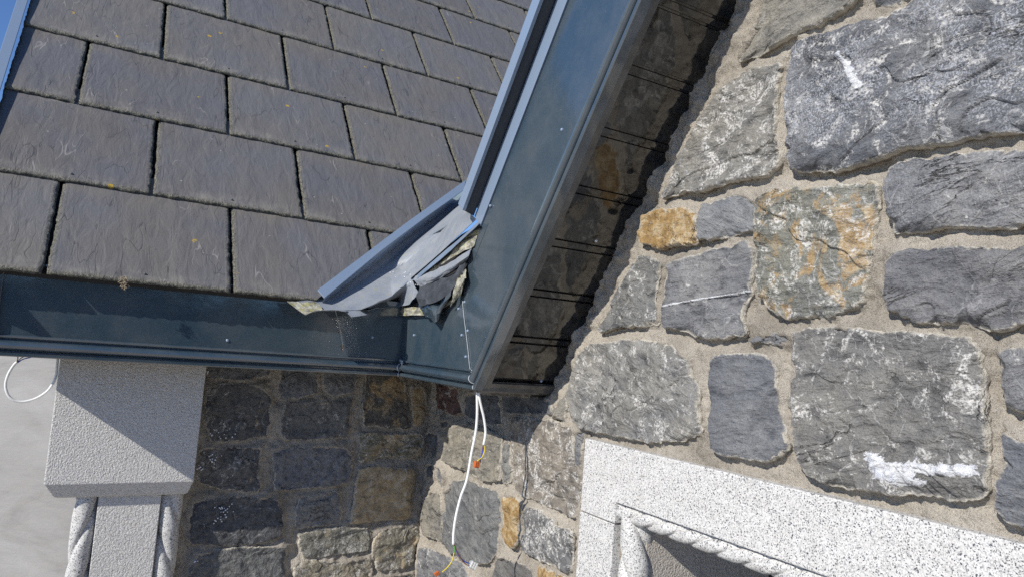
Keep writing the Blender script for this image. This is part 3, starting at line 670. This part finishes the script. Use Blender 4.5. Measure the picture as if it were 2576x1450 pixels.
WA = [
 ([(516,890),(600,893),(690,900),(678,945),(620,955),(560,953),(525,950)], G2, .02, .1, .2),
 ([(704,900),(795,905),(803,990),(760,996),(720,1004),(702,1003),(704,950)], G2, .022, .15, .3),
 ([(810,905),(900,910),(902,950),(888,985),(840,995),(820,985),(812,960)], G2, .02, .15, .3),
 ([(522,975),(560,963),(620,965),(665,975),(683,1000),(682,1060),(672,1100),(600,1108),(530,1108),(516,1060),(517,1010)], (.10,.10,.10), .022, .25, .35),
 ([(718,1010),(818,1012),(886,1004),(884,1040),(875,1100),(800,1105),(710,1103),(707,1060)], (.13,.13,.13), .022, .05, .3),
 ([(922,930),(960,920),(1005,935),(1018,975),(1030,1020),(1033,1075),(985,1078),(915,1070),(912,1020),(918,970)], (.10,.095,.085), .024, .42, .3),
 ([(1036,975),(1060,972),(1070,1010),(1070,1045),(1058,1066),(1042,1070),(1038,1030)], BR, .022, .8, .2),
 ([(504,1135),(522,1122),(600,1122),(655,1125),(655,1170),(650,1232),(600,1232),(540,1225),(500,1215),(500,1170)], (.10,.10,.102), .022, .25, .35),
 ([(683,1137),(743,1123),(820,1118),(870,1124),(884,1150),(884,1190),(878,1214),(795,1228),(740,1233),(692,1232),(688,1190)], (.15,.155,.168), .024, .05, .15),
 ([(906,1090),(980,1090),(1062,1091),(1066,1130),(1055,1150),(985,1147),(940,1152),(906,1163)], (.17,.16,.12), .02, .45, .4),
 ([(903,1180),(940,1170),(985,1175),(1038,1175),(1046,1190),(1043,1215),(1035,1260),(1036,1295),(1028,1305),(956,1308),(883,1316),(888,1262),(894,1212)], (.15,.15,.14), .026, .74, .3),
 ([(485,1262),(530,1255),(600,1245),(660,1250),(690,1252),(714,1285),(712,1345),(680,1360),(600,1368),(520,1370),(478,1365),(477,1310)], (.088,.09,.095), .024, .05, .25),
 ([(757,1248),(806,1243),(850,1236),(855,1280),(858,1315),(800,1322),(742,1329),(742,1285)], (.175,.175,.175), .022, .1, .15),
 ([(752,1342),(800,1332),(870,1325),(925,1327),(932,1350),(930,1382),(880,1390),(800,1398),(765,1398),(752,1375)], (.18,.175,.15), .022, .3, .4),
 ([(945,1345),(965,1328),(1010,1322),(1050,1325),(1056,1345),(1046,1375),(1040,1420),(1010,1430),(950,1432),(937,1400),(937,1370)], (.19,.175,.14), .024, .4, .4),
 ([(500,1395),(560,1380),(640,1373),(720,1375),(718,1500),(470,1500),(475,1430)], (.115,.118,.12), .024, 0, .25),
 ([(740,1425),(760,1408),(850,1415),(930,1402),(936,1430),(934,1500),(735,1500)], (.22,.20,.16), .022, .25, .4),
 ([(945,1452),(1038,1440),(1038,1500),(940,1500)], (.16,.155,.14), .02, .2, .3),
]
def poly_dist(P, polys):
    """distance of points to the nearest outline, negative inside"""
    best = np.full(len(P), 9.0)
    for q in polys:
        q = q[::3]; c = q.mean(0); rad = np.linalg.norm(q - c, axis=1).max() + .06
        idx = np.where(np.linalg.norm(P - c, axis=1) < rad)[0]
        if not len(idx): continue
        p = P[idx]; a = q; b = np.roll(q, -1, 0); d = b - a
        t = np.clip(((p[:, None] - a) * d).sum(-1) / ((d * d).sum(-1) + 1e-12), 0, 1)
        dd = np.linalg.norm(p[:, None] - (a + t[..., None] * d), axis=-1).min(1)
        cond = ((a[:, 1] > p[:, None, 1]) != (b[:, 1] > p[:, None, 1]))
        xi = a[:, 0] + (p[:, None, 1] - a[:, 1]) * d[:, 0] / (d[:, 1] + 1e-12)
        ins = (np.sum(cond & (p[:, None, 0] < xi), 1) % 2) == 1
        dd = np.where(ins, -dd, dd); best[idx] = np.minimum(best[idx], dd)
    return best

topz_ = onX(1471, 1100, XB - .034)[2]; Yj_ = onX(1597, 1335, XB - .034)[1]
TAN = {6: .25, 11: .9, 0: 1., 19: 1.}
wallB = thing('stone_wall', (XB, 1.2, -H), 'sunlit gable wall of large grey rubble stones in thick sandy mortar, right of the soffit', 'wall')
bds = []
for i, (pl, colr, hg, oc, wh, sk, lb) in enumerate(WB):
    colr = tuple(q_ * .85 for q_ in colr); me, bd = stone_mesh(pl, 'X', XB, hg, 100 + i, 1.0 if i not in (5, 12, 16) else .35, SMEAR.get(i))
    o = add('stone', me, wallB, label=lb); o.color = (*colr, 1); o['ochre'] = float(oc); o['white'] = float(wh); o['glint'] = float(sk); o['tan'] = TAN.get(i, 0.); o['rugged'] = 0.0 if i in (5, 12, 16, 0, 25) else 1.0; o['grain'] = random.uniform(-.5, .3); bds.append(bd)
def mortar(mode, a0, a1, b0, b1, step, bds, plane, fn=None):
    na, nb = int((a1 - a0) / step) + 1, int((b1 - b0) / step) + 1
    A_, B_ = np.meshgrid(np.linspace(a0, a1, na), np.linspace(b0, b1, nb), indexing='ij')
    P = np.stack([A_.ravel(), B_.ravel()], 1); d = poly_dist(P, bds).reshape(A_.shape)
    h = .0045 * fbm(A_ * 5, B_ * 5, 3, 3) + .0045 * fbm(A_ * 28, B_ * 28, 3, 7) + .0028 * fbm(A_ * 95, B_ * 95, 3, 9)
    du = poly_dist(P + [0, .016], bds).reshape(A_.shape); dd_ = poly_dist(P - [0, .016], bds).reshape(A_.shape)
    h = h + .006 + .012 * sst(1 - dd_ / .016) * (vn(A_ * 9, B_ * 9, 21) * .4 + .8) - .007 * sst(1 - du / .012) + .006 * sst(1 - d / .008)
    sc_r = fbm(A_ * 14, B_ * 40, 3, 31); h = h + .0016 * np.abs(sc_r)
    h = np.where(d < -.012, -.012, h)
    if fn is not None: h = h + fn(A_, B_)
    V = np.stack([plane - h, A_, B_], -1) if mode == 'X' else np.stack([A_, plane - h, B_], -1)
    fs = grid_faces(na, nb, flip=(mode == 'Y')); Vr = V.reshape(-1, 3)
    if mode == 'X':
        top = np.where(Vr[:, 1] < YT, ZB + .06 + (YT - Vr[:, 1]) * math.tan(P2), ZB + .10)
        bad = (Vr[:, 2] > top) | ((Vr[:, 1] < Yj_ + .05) & (Vr[:, 2] < topz_ - .06 + (Yj_ - Vr[:, 1]) * 0))
        fs = [f_ for f_ in fs if not bad[list(f_)].any()]
    return mesh('mortar', Vr, fs, M_MORT, True)
add('mortar', mortar('X', .35, YA + .03, -1.3, 1.75, .0062, bds, XB, lambda A, B: .008 * fbm(A * 7 + 3, B * 7, 2, 77) * sst((A - 1.2) / .2) + (.013 * fbm(A * 15, B * 15, 4, 78, .6) + .004) * sst(1.2 - (ZB + .02 + np.maximum(0, YT - A) * math.tan(P2) - B) / .16)), wallB)
def wtop(y): return ZB + .035 + (YT - y) * math.tan(P2) if y < YT else ZB + .08
b_ = MB(); b_.poly_prism([(XB + .03, YA + .4, -H), (XB + .03, YA + .4, wtop(9)), (XB + .03, YT, wtop(YT - .001)), (XB + .03, .35, wtop(.35)), (XB + .03, .35, topz_ - .05), (XB + .03, Yj_ + .05, topz_ - .05), (XB + .03, Yj_ + .05, -H)], (.3, 0, 0)); b_.out('wall_core', M_MORT, wallB)
wallA = thing('stone_wall', (.8, YA, -H), 'shaded rubble wall under the eave between the granite column and the corner', 'wall')
bds = []
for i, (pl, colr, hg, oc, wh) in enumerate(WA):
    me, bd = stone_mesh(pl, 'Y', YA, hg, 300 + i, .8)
    o = add('stone', me, wallA, label='square stone with ochre face' if i == 10 else None); o.color = (*[q_ * 1.3 for q_ in colr], 1); o['ochre'] = float(min(1, oc + .08)); o['white'] = float(wh + .16); o['glint'] = 0.0; o['tan'] = 1.0 if i in (10, 13, 14, 16, 9) else .5; o['grain'] = 0.0; o['rugged'] = .7; bds.append(bd)
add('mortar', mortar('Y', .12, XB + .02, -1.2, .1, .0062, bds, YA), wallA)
b_ = MB(); b_.box((.12, YA + .03, -H), (XB + .03, YA + .3, .25)); b_.out('wall_core', M_MORT, wallA)

# ------------------------------------------------------------------ granite column
YC, YS = 2.887, 2.93
col = thing('granite_column', (.13, 2.96, -H), 'pale speckled granite column with a hammered square capital and twisted rope corners', 'column')
def gridface(name, fn, nu, nv, mat, par, flip=False):
    U, V = np.meshgrid(np.linspace(0, 1, nu), np.linspace(0, 1, nv), indexing='ij'); P = fn(U, V)
    return add(name, mesh(name, np.stack(P, -1).reshape(-1, 3), grid_faces(nu, nv, flip=flip), mat, True), par)
x0, x1 = onY(110, 1215, YC)[0], onY(487, 1210, YC)[0]; zt = ZB + .0015; zc = onY(300, 1214, YC)[2]
print('capital', x0, x1, zc)
b_ = MB()
zc2 = onY(300, 1244, YC + .03)[2]
def ringbox(b, secs):      # secs: list of (x0,x1,y0,y1,z)
    st = len(b.v)
    for (a, c, d, e, z) in secs: b.v += [np.array(p) for p in ((a, d, z), (c, d, z), (c, e, z), (a, e, z))]
    for i in range(len(secs) - 1):
        for k in range(4): b.f.append((st + 4 * i + k, st + 4 * i + (k + 1) % 4, st + 4 * i + 4 + (k + 1) % 4, st + 4 * i + 4 + k))
    b.f.append(tuple(st + k for k in reversed(range(4)))); b.f.append(tuple(st + 4 * (len(secs) - 1) + k for k in range(4)))
YW = YA + .10
ringbox(b_, [(x0 + .045, x1 - .022, YC + .034, YW, zc2 - .004), (x0 + .03, x1 - .012, YC + .026, YW, zc2 + .002), (x0 + .004, x1 - .002, YC + .003, YW, zc - .004), (x0, x1, YC, YW, zc), (x0, x1, YC, YW, zt)])
o = b_.out('capital', M_GRB, col, label='square capital with hammered face and bevelled foot'); bevel(o, .003, 2)
sx0 = onY(186, 1260, YS)[0]; sx1 = onY(462, 1260, YS)[0]
pa = onY(242, 1300, YS)[0]; pb = onY(400, 1300, YS)[0]; print('shaft', sx0, pa, pb, sx1)
b_ = MB(); b_.box((pa, YS, -H), (pb, YW, zc2 - .002)); o = b_.out('shaft', M_GRB, col); bevel(o, .003)
b_ = MB(); b_.box((sx0 + .03, YS + .035, -H), (pa, YW - .001, zc2 - .002)); b_.box((pb, YS + .045, -H), (sx1, YW - .001, zc2 - .002)); b_.out('side_blocks', M_GR, col)
def rope(name, p0, p1, r0, n, pitch, mat, par, depth=.3, phase=0., hand=1, flat=None):
    p0, p1 = np.array(p0, float), np.array(p1, float); L_ = np.linalg.norm(p1 - p0); d = (p1 - p0) / L_
    a = np.cross(d, [.0, .05, 1.] if abs(d[2]) < .5 else [0., 1., 0.]); a /= np.linalg.norm(a); b = np.cross(d, a)
    nl, na_ = int(L_ / .005), 56
    Lg, Th = np.meshgrid(np.linspace(0, L_, nl), np.linspace(0, 2 * math.pi, na_, endpoint=False), indexing='ij')
    ph = (Th + hand * 2 * math.pi * Lg / pitch) * n / 2 + phase
    s = np.abs(np.sin(ph)); r = r0 * (1 - depth * (1 - s) ** 2.6)
    P = p0 + d * Lg[..., None] + (a * np.cos(Th)[..., None] + b * np.sin(Th)[..., None]) * r[..., None]
    fs = []
    for i in range(nl - 1):
        for j in range(na_): fs.append((i * na_ + j, i * na_ + (j + 1) % na_, (i + 1) * na_ + (j + 1) % na_, (i + 1) * na_ + j))
    return add(name, mesh(name, P.reshape(-1, 3), fs, mat, True), par)
rl_ = (pa - sx0) / 2
rope('rope_moulding', (sx0 + rl_, YS + .030, -H), (sx0 + rl_, YS + .030, zc2 - .003), rl_ * 1.02, 2, .42, M_GR, col, .40, .6, -1)
rr_ = (sx1 - pb) / 2
rope('rope_moulding', (pb + rr_, YS + .040, -H), (pb + rr_, YS + .040, zc2 - .003), rr_ * 1.05, 2, .36, M_GR, col, .40, 1.2, 1)

# ------------------------------------------------------------------ granite window surround
XS = XB - .034
ws = thing('window_surround', (XB, 1.3, -H), 'white speckled granite window surround with carved rope edge at the foot of the gable wall', 'window surround')
lt0 = onX(1471, 1100, XS); lt1 = onX(2575, 1368, XS)
topz = lt0[2]; print('lintel top z', lt0, lt1)
jz = onX(1459, 1283, XS)[2]; Yl = lt0[1]
Yj = onX(1597, 1335, XS)[1]        # inner edge of the jamb
rope_top0 = onX(1548, 1262, XS); rope_top1 = onX(1931, 1397, XS); print('rope top z', rope_top0, rope_top1)
rz = (rope_top0[2] + rope_top1[2]) / 2; rr = .026
slope = (lt1[2] - lt0[2]) / (lt1[1] - lt0[1])
b_ = MB(); b_.poly_prism([(XS, Yl, jz + .0015), (XS, Yl, topz), (XS, .3, topz + slope * (.3 - Yl)), (XS, .3, rz + .0), (XS, rope_top0[1] - .0, rz), (XS, rope_top0[1], jz + .0015)], (.30, 0, 0))
o = b_.out('lintel', M_GR, ws); bevel(o, .003)
b_ = MB(); b_.box((XS + .001, Yl + .003, -H), (XB + .27, rope_top0[1] + .004, jz - .0015)); o = b_.out('jamb', M_GR, ws); bevel(o, .003)
rope('rope_moulding', (XS + rr * 1.12, rope_top0[1] + .012, rz - rr * .92), (XS + rr * 1.12, .3, rz - rr * .92), rr, 3, .25, M_GR, ws, .36, 0, 1)
rj = (rope_top0[1] - Yj) / 2
rope('rope_moulding', (XS + rj, Yj + rj, -H), (XS + rj, Yj + rj, rz - .006), rj * 1.0, 2, .34, M_GR, ws, .45, 1.9, 1)
Xr = onY(1760, 1420, Yj + .01)[0]; print('reveal to X', Xr)
b_ = MB(); b_.box((XS + rj * 1.2, Yj + .010, -H), (Xr, Yl - .02, rz - .004)); b_.out('reveal', M_GRW, ws)
b_ = MB(); b_.box((Xr + .003, Yj + .014, -H), (Xr + .5, Yl - .02, rz - .004)); b_.out('reveal', M_GRW, ws)
b_ = MB(); b_.box((Xr + .3, .3, -H), (Xr + .32, Yj + .01, rz)); b_.out('window_pane', mat_paint('dark_glass', (.02, .022, .025), .05, 1.0, 0), ws)

# ------------------------------------------------------------------ valley flashing with torn corner
vy = thing('valley_flashing', tuple(onX(1100, 740, XF)), 'crumpled blue grey valley flashing with a torn corner beside the slates', 'flashing')
def RO(x, y, off): return onN(x, y, NR, R0 + NR * off)
b_ = MB()
ups = [RO(*p, .016) for p in ((799, 728), (1019, 562), (1172, 452))]; upi = [RO(*p, .018) for p in ((816, 748), (956, 632), (1069, 547), (1166, 478))]
b_.poly_prism([ups[0], ups[1], ups[2], upi[3], upi[2], upi[1], upi[0]], tuple(-NR * .006)); o = b_.out('upstand', M_TRIM, vy); bevel(o, .001)
b_ = MB(); b_.poly_prism([upi[0], upi[1], upi[2], upi[3], upi[3] - NR * .085, upi[2] - NR * .085, upi[1] - NR * .08, upi[0] - NR * .04], (.003, .002, 0)); b_.out('upstand_web', M_TRIM, vy)
def patch(name, rows, mat, amp=.004, fr=14, seed=1, nu=40, nv=14, thick=.0015, **k):
    """loft through rows of 3-D points, crumpled by noise"""
    rows = [np.array(r, float) for r in rows]
    def res(r, n):
        s = np.concatenate([[0], np.cumsum(np.linalg.norm(np.diff(r, axis=0), axis=1))]); t = np.linspace(0, s[-1], n)
        return np.stack([np.interp(t, s, r[:, i]) for i in range(3)], 1)
    G = np.array([res(r, nu) for r in rows]); ts = np.linspace(0, len(rows) - 1, nv); out = []
    for t in ts:
        i = min(int(t), len(rows) - 2); out.append(G[i] * (1 - (t - i)) + G[i + 1] * (t - i))
    G = np.array(out); fx = np.gradient(G, axis=1); fy = np.gradient(G, axis=0); N_ = np.cross(fx, fy); N_ /= np.linalg.norm(N_, axis=2)[..., None] + 1e-9
    if N_.reshape(-1, 3).mean(0) @ (-G.reshape(-1, 3).mean(0)) < 0: N_ = -N_
    S, T_ = np.meshgrid(np.linspace(0, 1, nv), np.linspace(0, 1, nu), indexing='ij')
    rid = 1 - 2 * np.abs(fbm(T_ * fr + seed, S * fr * .4, 2, seed)); n_ = amp * rid + amp * .16 * fbm(T_ * fr * 3, S * fr * 2, 3, seed + 4)
    G = G + N_ * n_[..., None]
    me = mesh(name, G.reshape(-1, 3), grid_faces(nv, nu), mat, False)
    o = add(name, me, vy, **k); m_ = o.modifiers.new('thick', 'SOLIDIFY'); m_.thickness = thick; m_.offset = 0; return o
X_ = lambda x, y, d=.02: onX(x, y, XF - d)
tray = [[RO(1166, 480, -.06), RO(1069, 549, -.06), RO(956, 634, -.055), RO(836, 727, -.04), RO(800, 752, -.02), RO(729, 760, .004)],
        [RO(1155, 515, -.065), RO(1085, 575, -.065), RO(980, 655, -.06), RO(900, 712, -.045), RO(840, 757, -.02), RO(745, 775, .006)],
        [X_(1175, 530, .0), (RO(1110, 580, -.05) + X_(1110, 580, .0)) / 2, RO(1010, 672, -.035), RO(930, 735, -.005), RO(860, 768, -.002), RO(769, 790, .02)],
        [X_(1198, 552, .0), X_(1120, 625, .0), X_(1034, 700, .01), RO(985, 745, .02), RO(905, 780, .03), RO(784, 780, .03)]]
patch('tray', tray, M_SHEET, .0016, 4, 3, 60, 24)
patch('tray', [[X_(1034, 700, .01), RO(985, 745, .02), RO(905, 779, .03), RO(784, 779, .03)], [X_(1040, 712, .02), X_(1000, 752, .02), X_(950, 780, .02), RO(820, 779, .035)], [X_(1052, 735, .03), X_(1030, 765, .03), X_(994, 772, .03), RO(870, 781, .04)]], M_SHEET, .003, 5, 8, 40, 10, label='dirty sheet end above the fascia')
# near-black sheet standing in for the shade behind the folds
b_ = MB(); b_.poly_prism([onX(x, y, XF + .03) for x, y in ((1212, 560), (1160, 590), (1030, 700), (1015, 800), (1100, 800), (1180, 740))], (.005, 0, 0)); b_.out('hollow_shade', M_DARK, vy)
patch('membrane', [[RO(722, 757, .010), RO(770, 760, .008), RO(790, 757, .008)], [RO(745, 776, .014), RO(790, 772, .014), RO(806, 768, .014)], [RO(768, 792, .030), RO(788, 783, .034), RO(812, 779, .034)]], M_MEMB, .0015, 4, 71, 30, 8, label='yellowed torn corner of the sheet')
patch('folded_lip', [[X_(1203, 558, .006), X_(1130, 622, .008), X_(1036, 703, .02)], [X_(1206, 563, .018), X_(1134, 630, .02), X_(1044, 706, .03)]], M_TRIM, .001, 4, 2, 30, 4)
patch('slate_offcut', [[X_(1210, 576, -.004), X_(1190, 583, -.004), X_(1168, 595, -.004)], [X_(1203, 590, -.002), X_(1185, 594, -.002), X_(1170, 600, -.002)]], M_MEMB, .002, 5, 5, 16, 6, thick=.006)
patch('torn_sheet', [[X_(1202, 592, .0), X_(1165, 605, .0), X_(1120, 650, .004), X_(1062, 694, .006)], [X_(1190, 620, .008), X_(1160, 636, .008), X_(1120, 660, .01), X_(1056, 700, .012)]], M_MEMB, .003, 6, 6, 40, 8)
patch('rolled_flap', [[X_(1186, 625, .004), X_(1150, 650, .01), X_(1090, 682, .014), X_(1043, 694, .02)], [X_(1180, 642, .022), X_(1150, 662, .028), X_(1095, 695, .03), X_(1042, 704, .03)], [X_(1174, 652, .012), X_(1140, 680, .018), X_(1100, 703, .02), X_(1058, 722, .02)]], M_SHEET, .0022, 5, 12, 40, 10)
patch('torn_flap', [[X_(1174, 655, .008), X_(1140, 683, .012), X_(1100, 705, .016), X_(1058, 722, .02)], [X_(1168, 680, .02), X_(1140, 700, .03), X_(1100, 735, .03), X_(1050, 745, .03)], [X_(1160, 700, .02), X_(1130, 735, .034), X_(1100, 760, .03), X_(1054, 770, .04)]], M_DKSH, .006, 3, 21, 44, 16)
patch('torn_flap', [[X_(1150, 705, .010), X_(1120, 742, .014), X_(1090, 752, .02), X_(1054, 768, .02)], [X_(1135, 740, .03), X_(1112, 765, .036), X_(1094, 780, .03), X_(1062, 782, .03)], [X_(1120, 758, .02), X_(1104, 782, .03), X_(1095, 813, .03), X_(1070, 791, .02)]], M_BLUE, .006, 3, 31, 36, 12)
patch('membrane', [[X_(1170, 676, .016), X_(1160, 690, .02), X_(1152, 705, .02)], [X_(1168, 700, .03), X_(1158, 722, .03), X_(1142, 742, .03)], [X_(1164, 732, .012), X_(1148, 752, .02), X_(1134, 768, .02)]], M_MEMB, .006, 5, 41, 22, 14, label='pale torn membrane edge')
patch('membrane', [[X_(1150, 740, .006), X_(1110, 765, .010), X_(1060, 772, .016), X_(1000, 770, .02), X_(950, 778, .02)], [X_(1140, 762, .012), X_(1106, 778, .012), X_(1068, 791, .02), X_(1009, 793, .02), X_(956, 788, .02)]], M_MEMB, .004, 12, 51, 60, 5)
patch('torn_flap', [[RO(864, 780, .03), RO(905, 781, .03), X_(956, 781, .02)], [RO(884, 797, .03), RO(920, 792, .03), X_(958, 783, .02)]], M_SHEET, .002, 4, 61, 24, 4)
# debris in the tray and cobweb-dark dirt under the upstand
b_ = MB()
rng = random.Random(5)
for k in range(260):
    t = rng.random(); x = 820 + 320 * t + rng.gauss(0, 7); y = 742 - 250 * t + 8 + rng.gauss(0, 6) + 6
    p = RO(x, y, -.02); d = np.array([rng.gauss(0, 1) for _ in range(3)]); d /= np.linalg.norm(d)
    b_.tube([p, p + d * rng.uniform(.004, .014)], rng.uniform(.0003, .0007), 3, sub=0)
for k in range(150):
    p = X_(1000 + rng.gauss(0, 30), 726 + rng.gauss(0, 13), .022); d = np.array([rng.gauss(0, 1) for _ in range(3)]); d /= np.linalg.norm(d)
    b_.tube([p, p + d * rng.uniform(.003, .009)], rng.uniform(.0004, .0009), 3, sub=0)
b_.out('debris', M_DIRT, kind='stuff', label='dry twigs and dirt lying in the flashing')

# pale strand with orange tips hanging in front of the eave fascia
st_ = thing('hanging_strand', tuple(onY(846, 787, YE - .02)), 'thin pale strand with orange tips hanging in front of the dark eave fascia', 'strand')
b_ = MB(); b_.tube([onY(843, 778, YE - .03), onY(850, 806, YE - .02), onY(857, 836, YE - .014), onY(863, 872, YE - .010)], .0009, 5); b_.out('strand', mat_plain('pale_strand', (.5, .5, .45), .5), st_, True)
for q in (((855, 828), (857, 836)), ((862, 868), (864, 881))):
    b_ = MB(); b_.tube([onY(*q[0], YE - .0135), onY(*q[1], YE - .0105)], .0015, 6, sub=0); b_.out('tip', mat_plain('amber_tip', (.6, .30, .03), .5), st_, True)
b_ = MB(); rg = random.Random(3)
for k in range(70):
    p = onY(313 + rg.gauss(0, 4.5), 712 + rg.uniform(-16, 14), 2.618 + rg.uniform(-.004, .004)); d = np.array([rg.gauss(0, 1) for _ in range(3)]); d /= np.linalg.norm(d)
    b_.tube([p, p + d * rg.uniform(.004, .010)], rg.uniform(.0006, .0013), 4, sub=0)
b_.out('nest_scrap', mat_plain('dry_straw', (.38, .31, .21), .95, .3, 200), label='small tuft of dry straw hanging from the lowest slate edge', cat='debris')

# polystyrene beads
pr = MB(); n1, n2 = 8, 6; vs = [(math.sin(math.pi * j / (n2 - 1)) * math.cos(2 * math.pi * i / n1), math.sin(math.pi * j / (n2 - 1)) * math.sin(2 * math.pi * i / n1), math.cos(math.pi * j / (n2 - 1))) for i in range(n1) for j in range(n2)]
bead_me = mesh('polystyrene_bead', np.array(vs) * .0028, grid_faces(n1, n2, True), mat_plain('polystyrene', (.75, .76, .80), .7), True)
def bead(p, s, lab, grp):
    o = bpy.data.objects.new('polystyrene_bead', bead_me); COL.objects.link(o); o.location = (p[0], p[1], p[2] + H); o.scale = (s, s, s); tag(o, lab, 'bead', grp)
rng = random.Random(11)
for cx_, cy_, sd, n_ in ((548, 1090, 22, 14), (530, 1150, 24, 16), (560, 1280, 18, 20), (505, 1180, 10, 8), (545, 1310, 10, 6), (497, 1410, 8, 5), (520, 935, 6, 4)):
    for k in range(n_):
        x, y = cx_ + rng.gauss(0, sd * .6), cy_ + rng.gauss(0, sd * .45)
        bead(onY(x, y, YA - .026), rng.uniform(.7, 1.2), 'tiny white polystyrene bead stuck to the shaded stones beside the granite column', 'polystyrene beads on the shaded wall')
for k in range(42):
    x, y = 1003 + rng.gauss(0, 24), 712 + rng.gauss(0, 12)
    if y > 742: continue
    bead((RO(x, y, .012) + X_(x, y, .02)) / 2 if x < 1000 else X_(x, y, .018), rng.uniform(.7, 1.1), 'tiny white polystyrene bead lying in the torn valley flashing', 'polystyrene beads in the flashing')

# ------------------------------------------------------------------ cables
M_BLUEW = mat_plain('blue_wire', (.02, .06, .45), .4); M_YEL = mat_plain('yellow_wire', (.65, .50, .02), .4); M_GRN = mat_plain('green_wire', (.10, .35, .05), .4)
M_BRW = mat_plain('brown_wire', (.16, .06, .03), .4); M_ORG = mat_plain('orange_lever', (.50, .12, .03), .35)
tc = NT('clear_plastic', Roughness=.08); tc.b.inputs['Transmission Weight'].default_value = .75; tc.b.inputs['Base Color'].default_value = (.85, .87, .88, 1); M_CLR = tc.m
YK = YT + .03
def Yp(pts, y=YK): return [onY(a, b, y) for a, b in pts]
c1 = thing('hanging_cable', tuple(onY(1200, 985, YK)), 'long white cable hanging from the fascia corner, ending in green and blue wires', 'cable')
b_ = MB(); b_.tube(Yp([(1204, 940), (1200, 985), (1200, 1040), (1196, 1087), (1186, 1137), (1174, 1205), (1159, 1247), (1147, 1295), (1141, 1337), (1140, 1368)]), .0043, 12); b_.out('sheath', M_WHITE, c1, True)
b_ = MB(); b_.tube(Yp([(1140, 1362), (1143, 1375), (1142, 1390)]), .0016, 6); b_.out('green_wire', M_GRN, c1, True)
b_ = MB(); b_.tube(Yp([(1142, 1388), (1137, 1408), (1126, 1424), (1112, 1437)]), .0016, 6); b_.out('yellow_wire', M_YEL, c1, True)
b_ = MB(); b_.tube(Yp([(1141, 1362), (1146, 1380), (1156, 1398), (1168, 1410), (1182, 1417)]), .0017, 6); b_.out('blue_wire', M_BLUEW, c1, True)
b_ = MB(); b_.tube(Yp([(1142, 1364), (1149, 1384), (1159, 1402), (1170, 1416), (1182, 1422)], YK - .002), .0015, 6); b_.out('brown_wire', M_BRW, c1, True)
def conn(name, c, w_, h_, d_, rot, mat, par, slots=0, mat2=None):
    c = np.array(c); ca, sa = math.cos(rot), math.sin(rot); ux = np.array([ca, 0, sa]); uz = np.array([-sa, 0, ca]); uy = np.array([0, 1, 0])
    def bx(b, a0, a1, b0, b1, y0, y1): b.poly_prism([c + ux * a0 + uz * b0 + uy * y0, c + ux * a1 + uz * b0 + uy * y0, c + ux * a1 + uz * b1 + uy * y0, c + ux * a0 + uz * b1 + uy * y0], uy * (y1 - y0))
    b = MB(); bx(b, -w_ / 2, w_ / 2, -h_ / 2, h_ / 2, 0, d_); o = b.out(name, mat, par); bevel(o, .001)
    if slots:
        for k in range(slots):
            b = MB(); q = -w_ / 2 + w_ * (k + .15) / slots; bx(b, q, q + w_ * .7 / slots, -h_ * .35, h_ * .48, -.0025, .0005); bo = b.out('lever', mat2, o); bevel(bo, .0006)
conn('connector', onY(1191, 1421, YK - .006), .026, .024, .012, -.45, M_CLR, c1, 3, M_WHITE)
conn('connector', onY(1100, 1442, YK - .006), .015, .011, .009, .5, M_ORG, c1)
c2 = thing('hanging_cable', tuple(onY(1205, 985, YK)), 'short white cable from the fascia corner, ending in an orange lever connector', 'cable')
b_ = MB(); b_.tube(Yp([(1206, 940), (1204, 985), (1210, 1020), (1217, 1050), (1221, 1087), (1216, 1118)], YK - .006), .0042, 12); b_.out('sheath', M_WHITE, c2, True)
b_ = MB(); b_.tube(Yp([(1217, 1112), (1215, 1130), (1209, 1148), (1206, 1160)], YK - .006), .0019, 6); b_.out('blue_wire', M_BLUEW, c2, True)
b_ = MB(); b_.tube(Yp([(1217, 1114), (1219, 1130), (1213, 1147), (1200, 1158)], YK - .008), .0018, 6); b_.out('yellow_wire', M_YEL, c2, True)
b_ = MB(); b_.tube(Yp([(1215, 1114), (1212, 1135), (1209, 1150), (1208, 1162)], YK - .004), .0015, 6); b_.out('brown_wire', M_BRW, c2, True)
conn('connector', onY(1200, 1167, YK - .01), .018, .021, .009, -.12, M_ORG, c2, 3, M_ORG)
YL = YC + .09
c3 = thing('cable_loop', tuple(onY(80, 950, YL)), 'white cable looping below the eave left of the granite column', 'cable')
b_ = MB(); b_.tube(Yp([(146, 880), (144, 915), (139, 950), (120, 981), (87, 1002), (50, 1009), (24, 997), (14, 970), (20, 942), (34, 918), (43, 909)], YL), .0045, 12); b_.out('sheath', M_WHITE, c3, True)
b_ = MB(); b_.tube(Yp([(42, 911), (45, 900), (43, 880)], YL), .0018, 6); b_.out('brown_wire', M_BRW, c3, True)
b_ = MB(); b_.tube(Yp([(43, 911), (55, 898), (80, 889), (84, 880)], YL), .0016, 6); b_.out('green_wire', mat_plain('olive_wire', (.12, .12, .05), .5), c3, True)
b_ = MB(); b_.tube(Yp([(44, 911), (58, 902), (78, 897), (97, 891), (102, 880)], YL), .0018, 6); b_.out('blue_wire', M_BLUEW, c3, True)
conn('connector', onY(112, 886, YL), .04, .016, .012, .05, M_CLR, c3)
for o in bpy.data.objects:
    if '_w' in o: del o['_w']
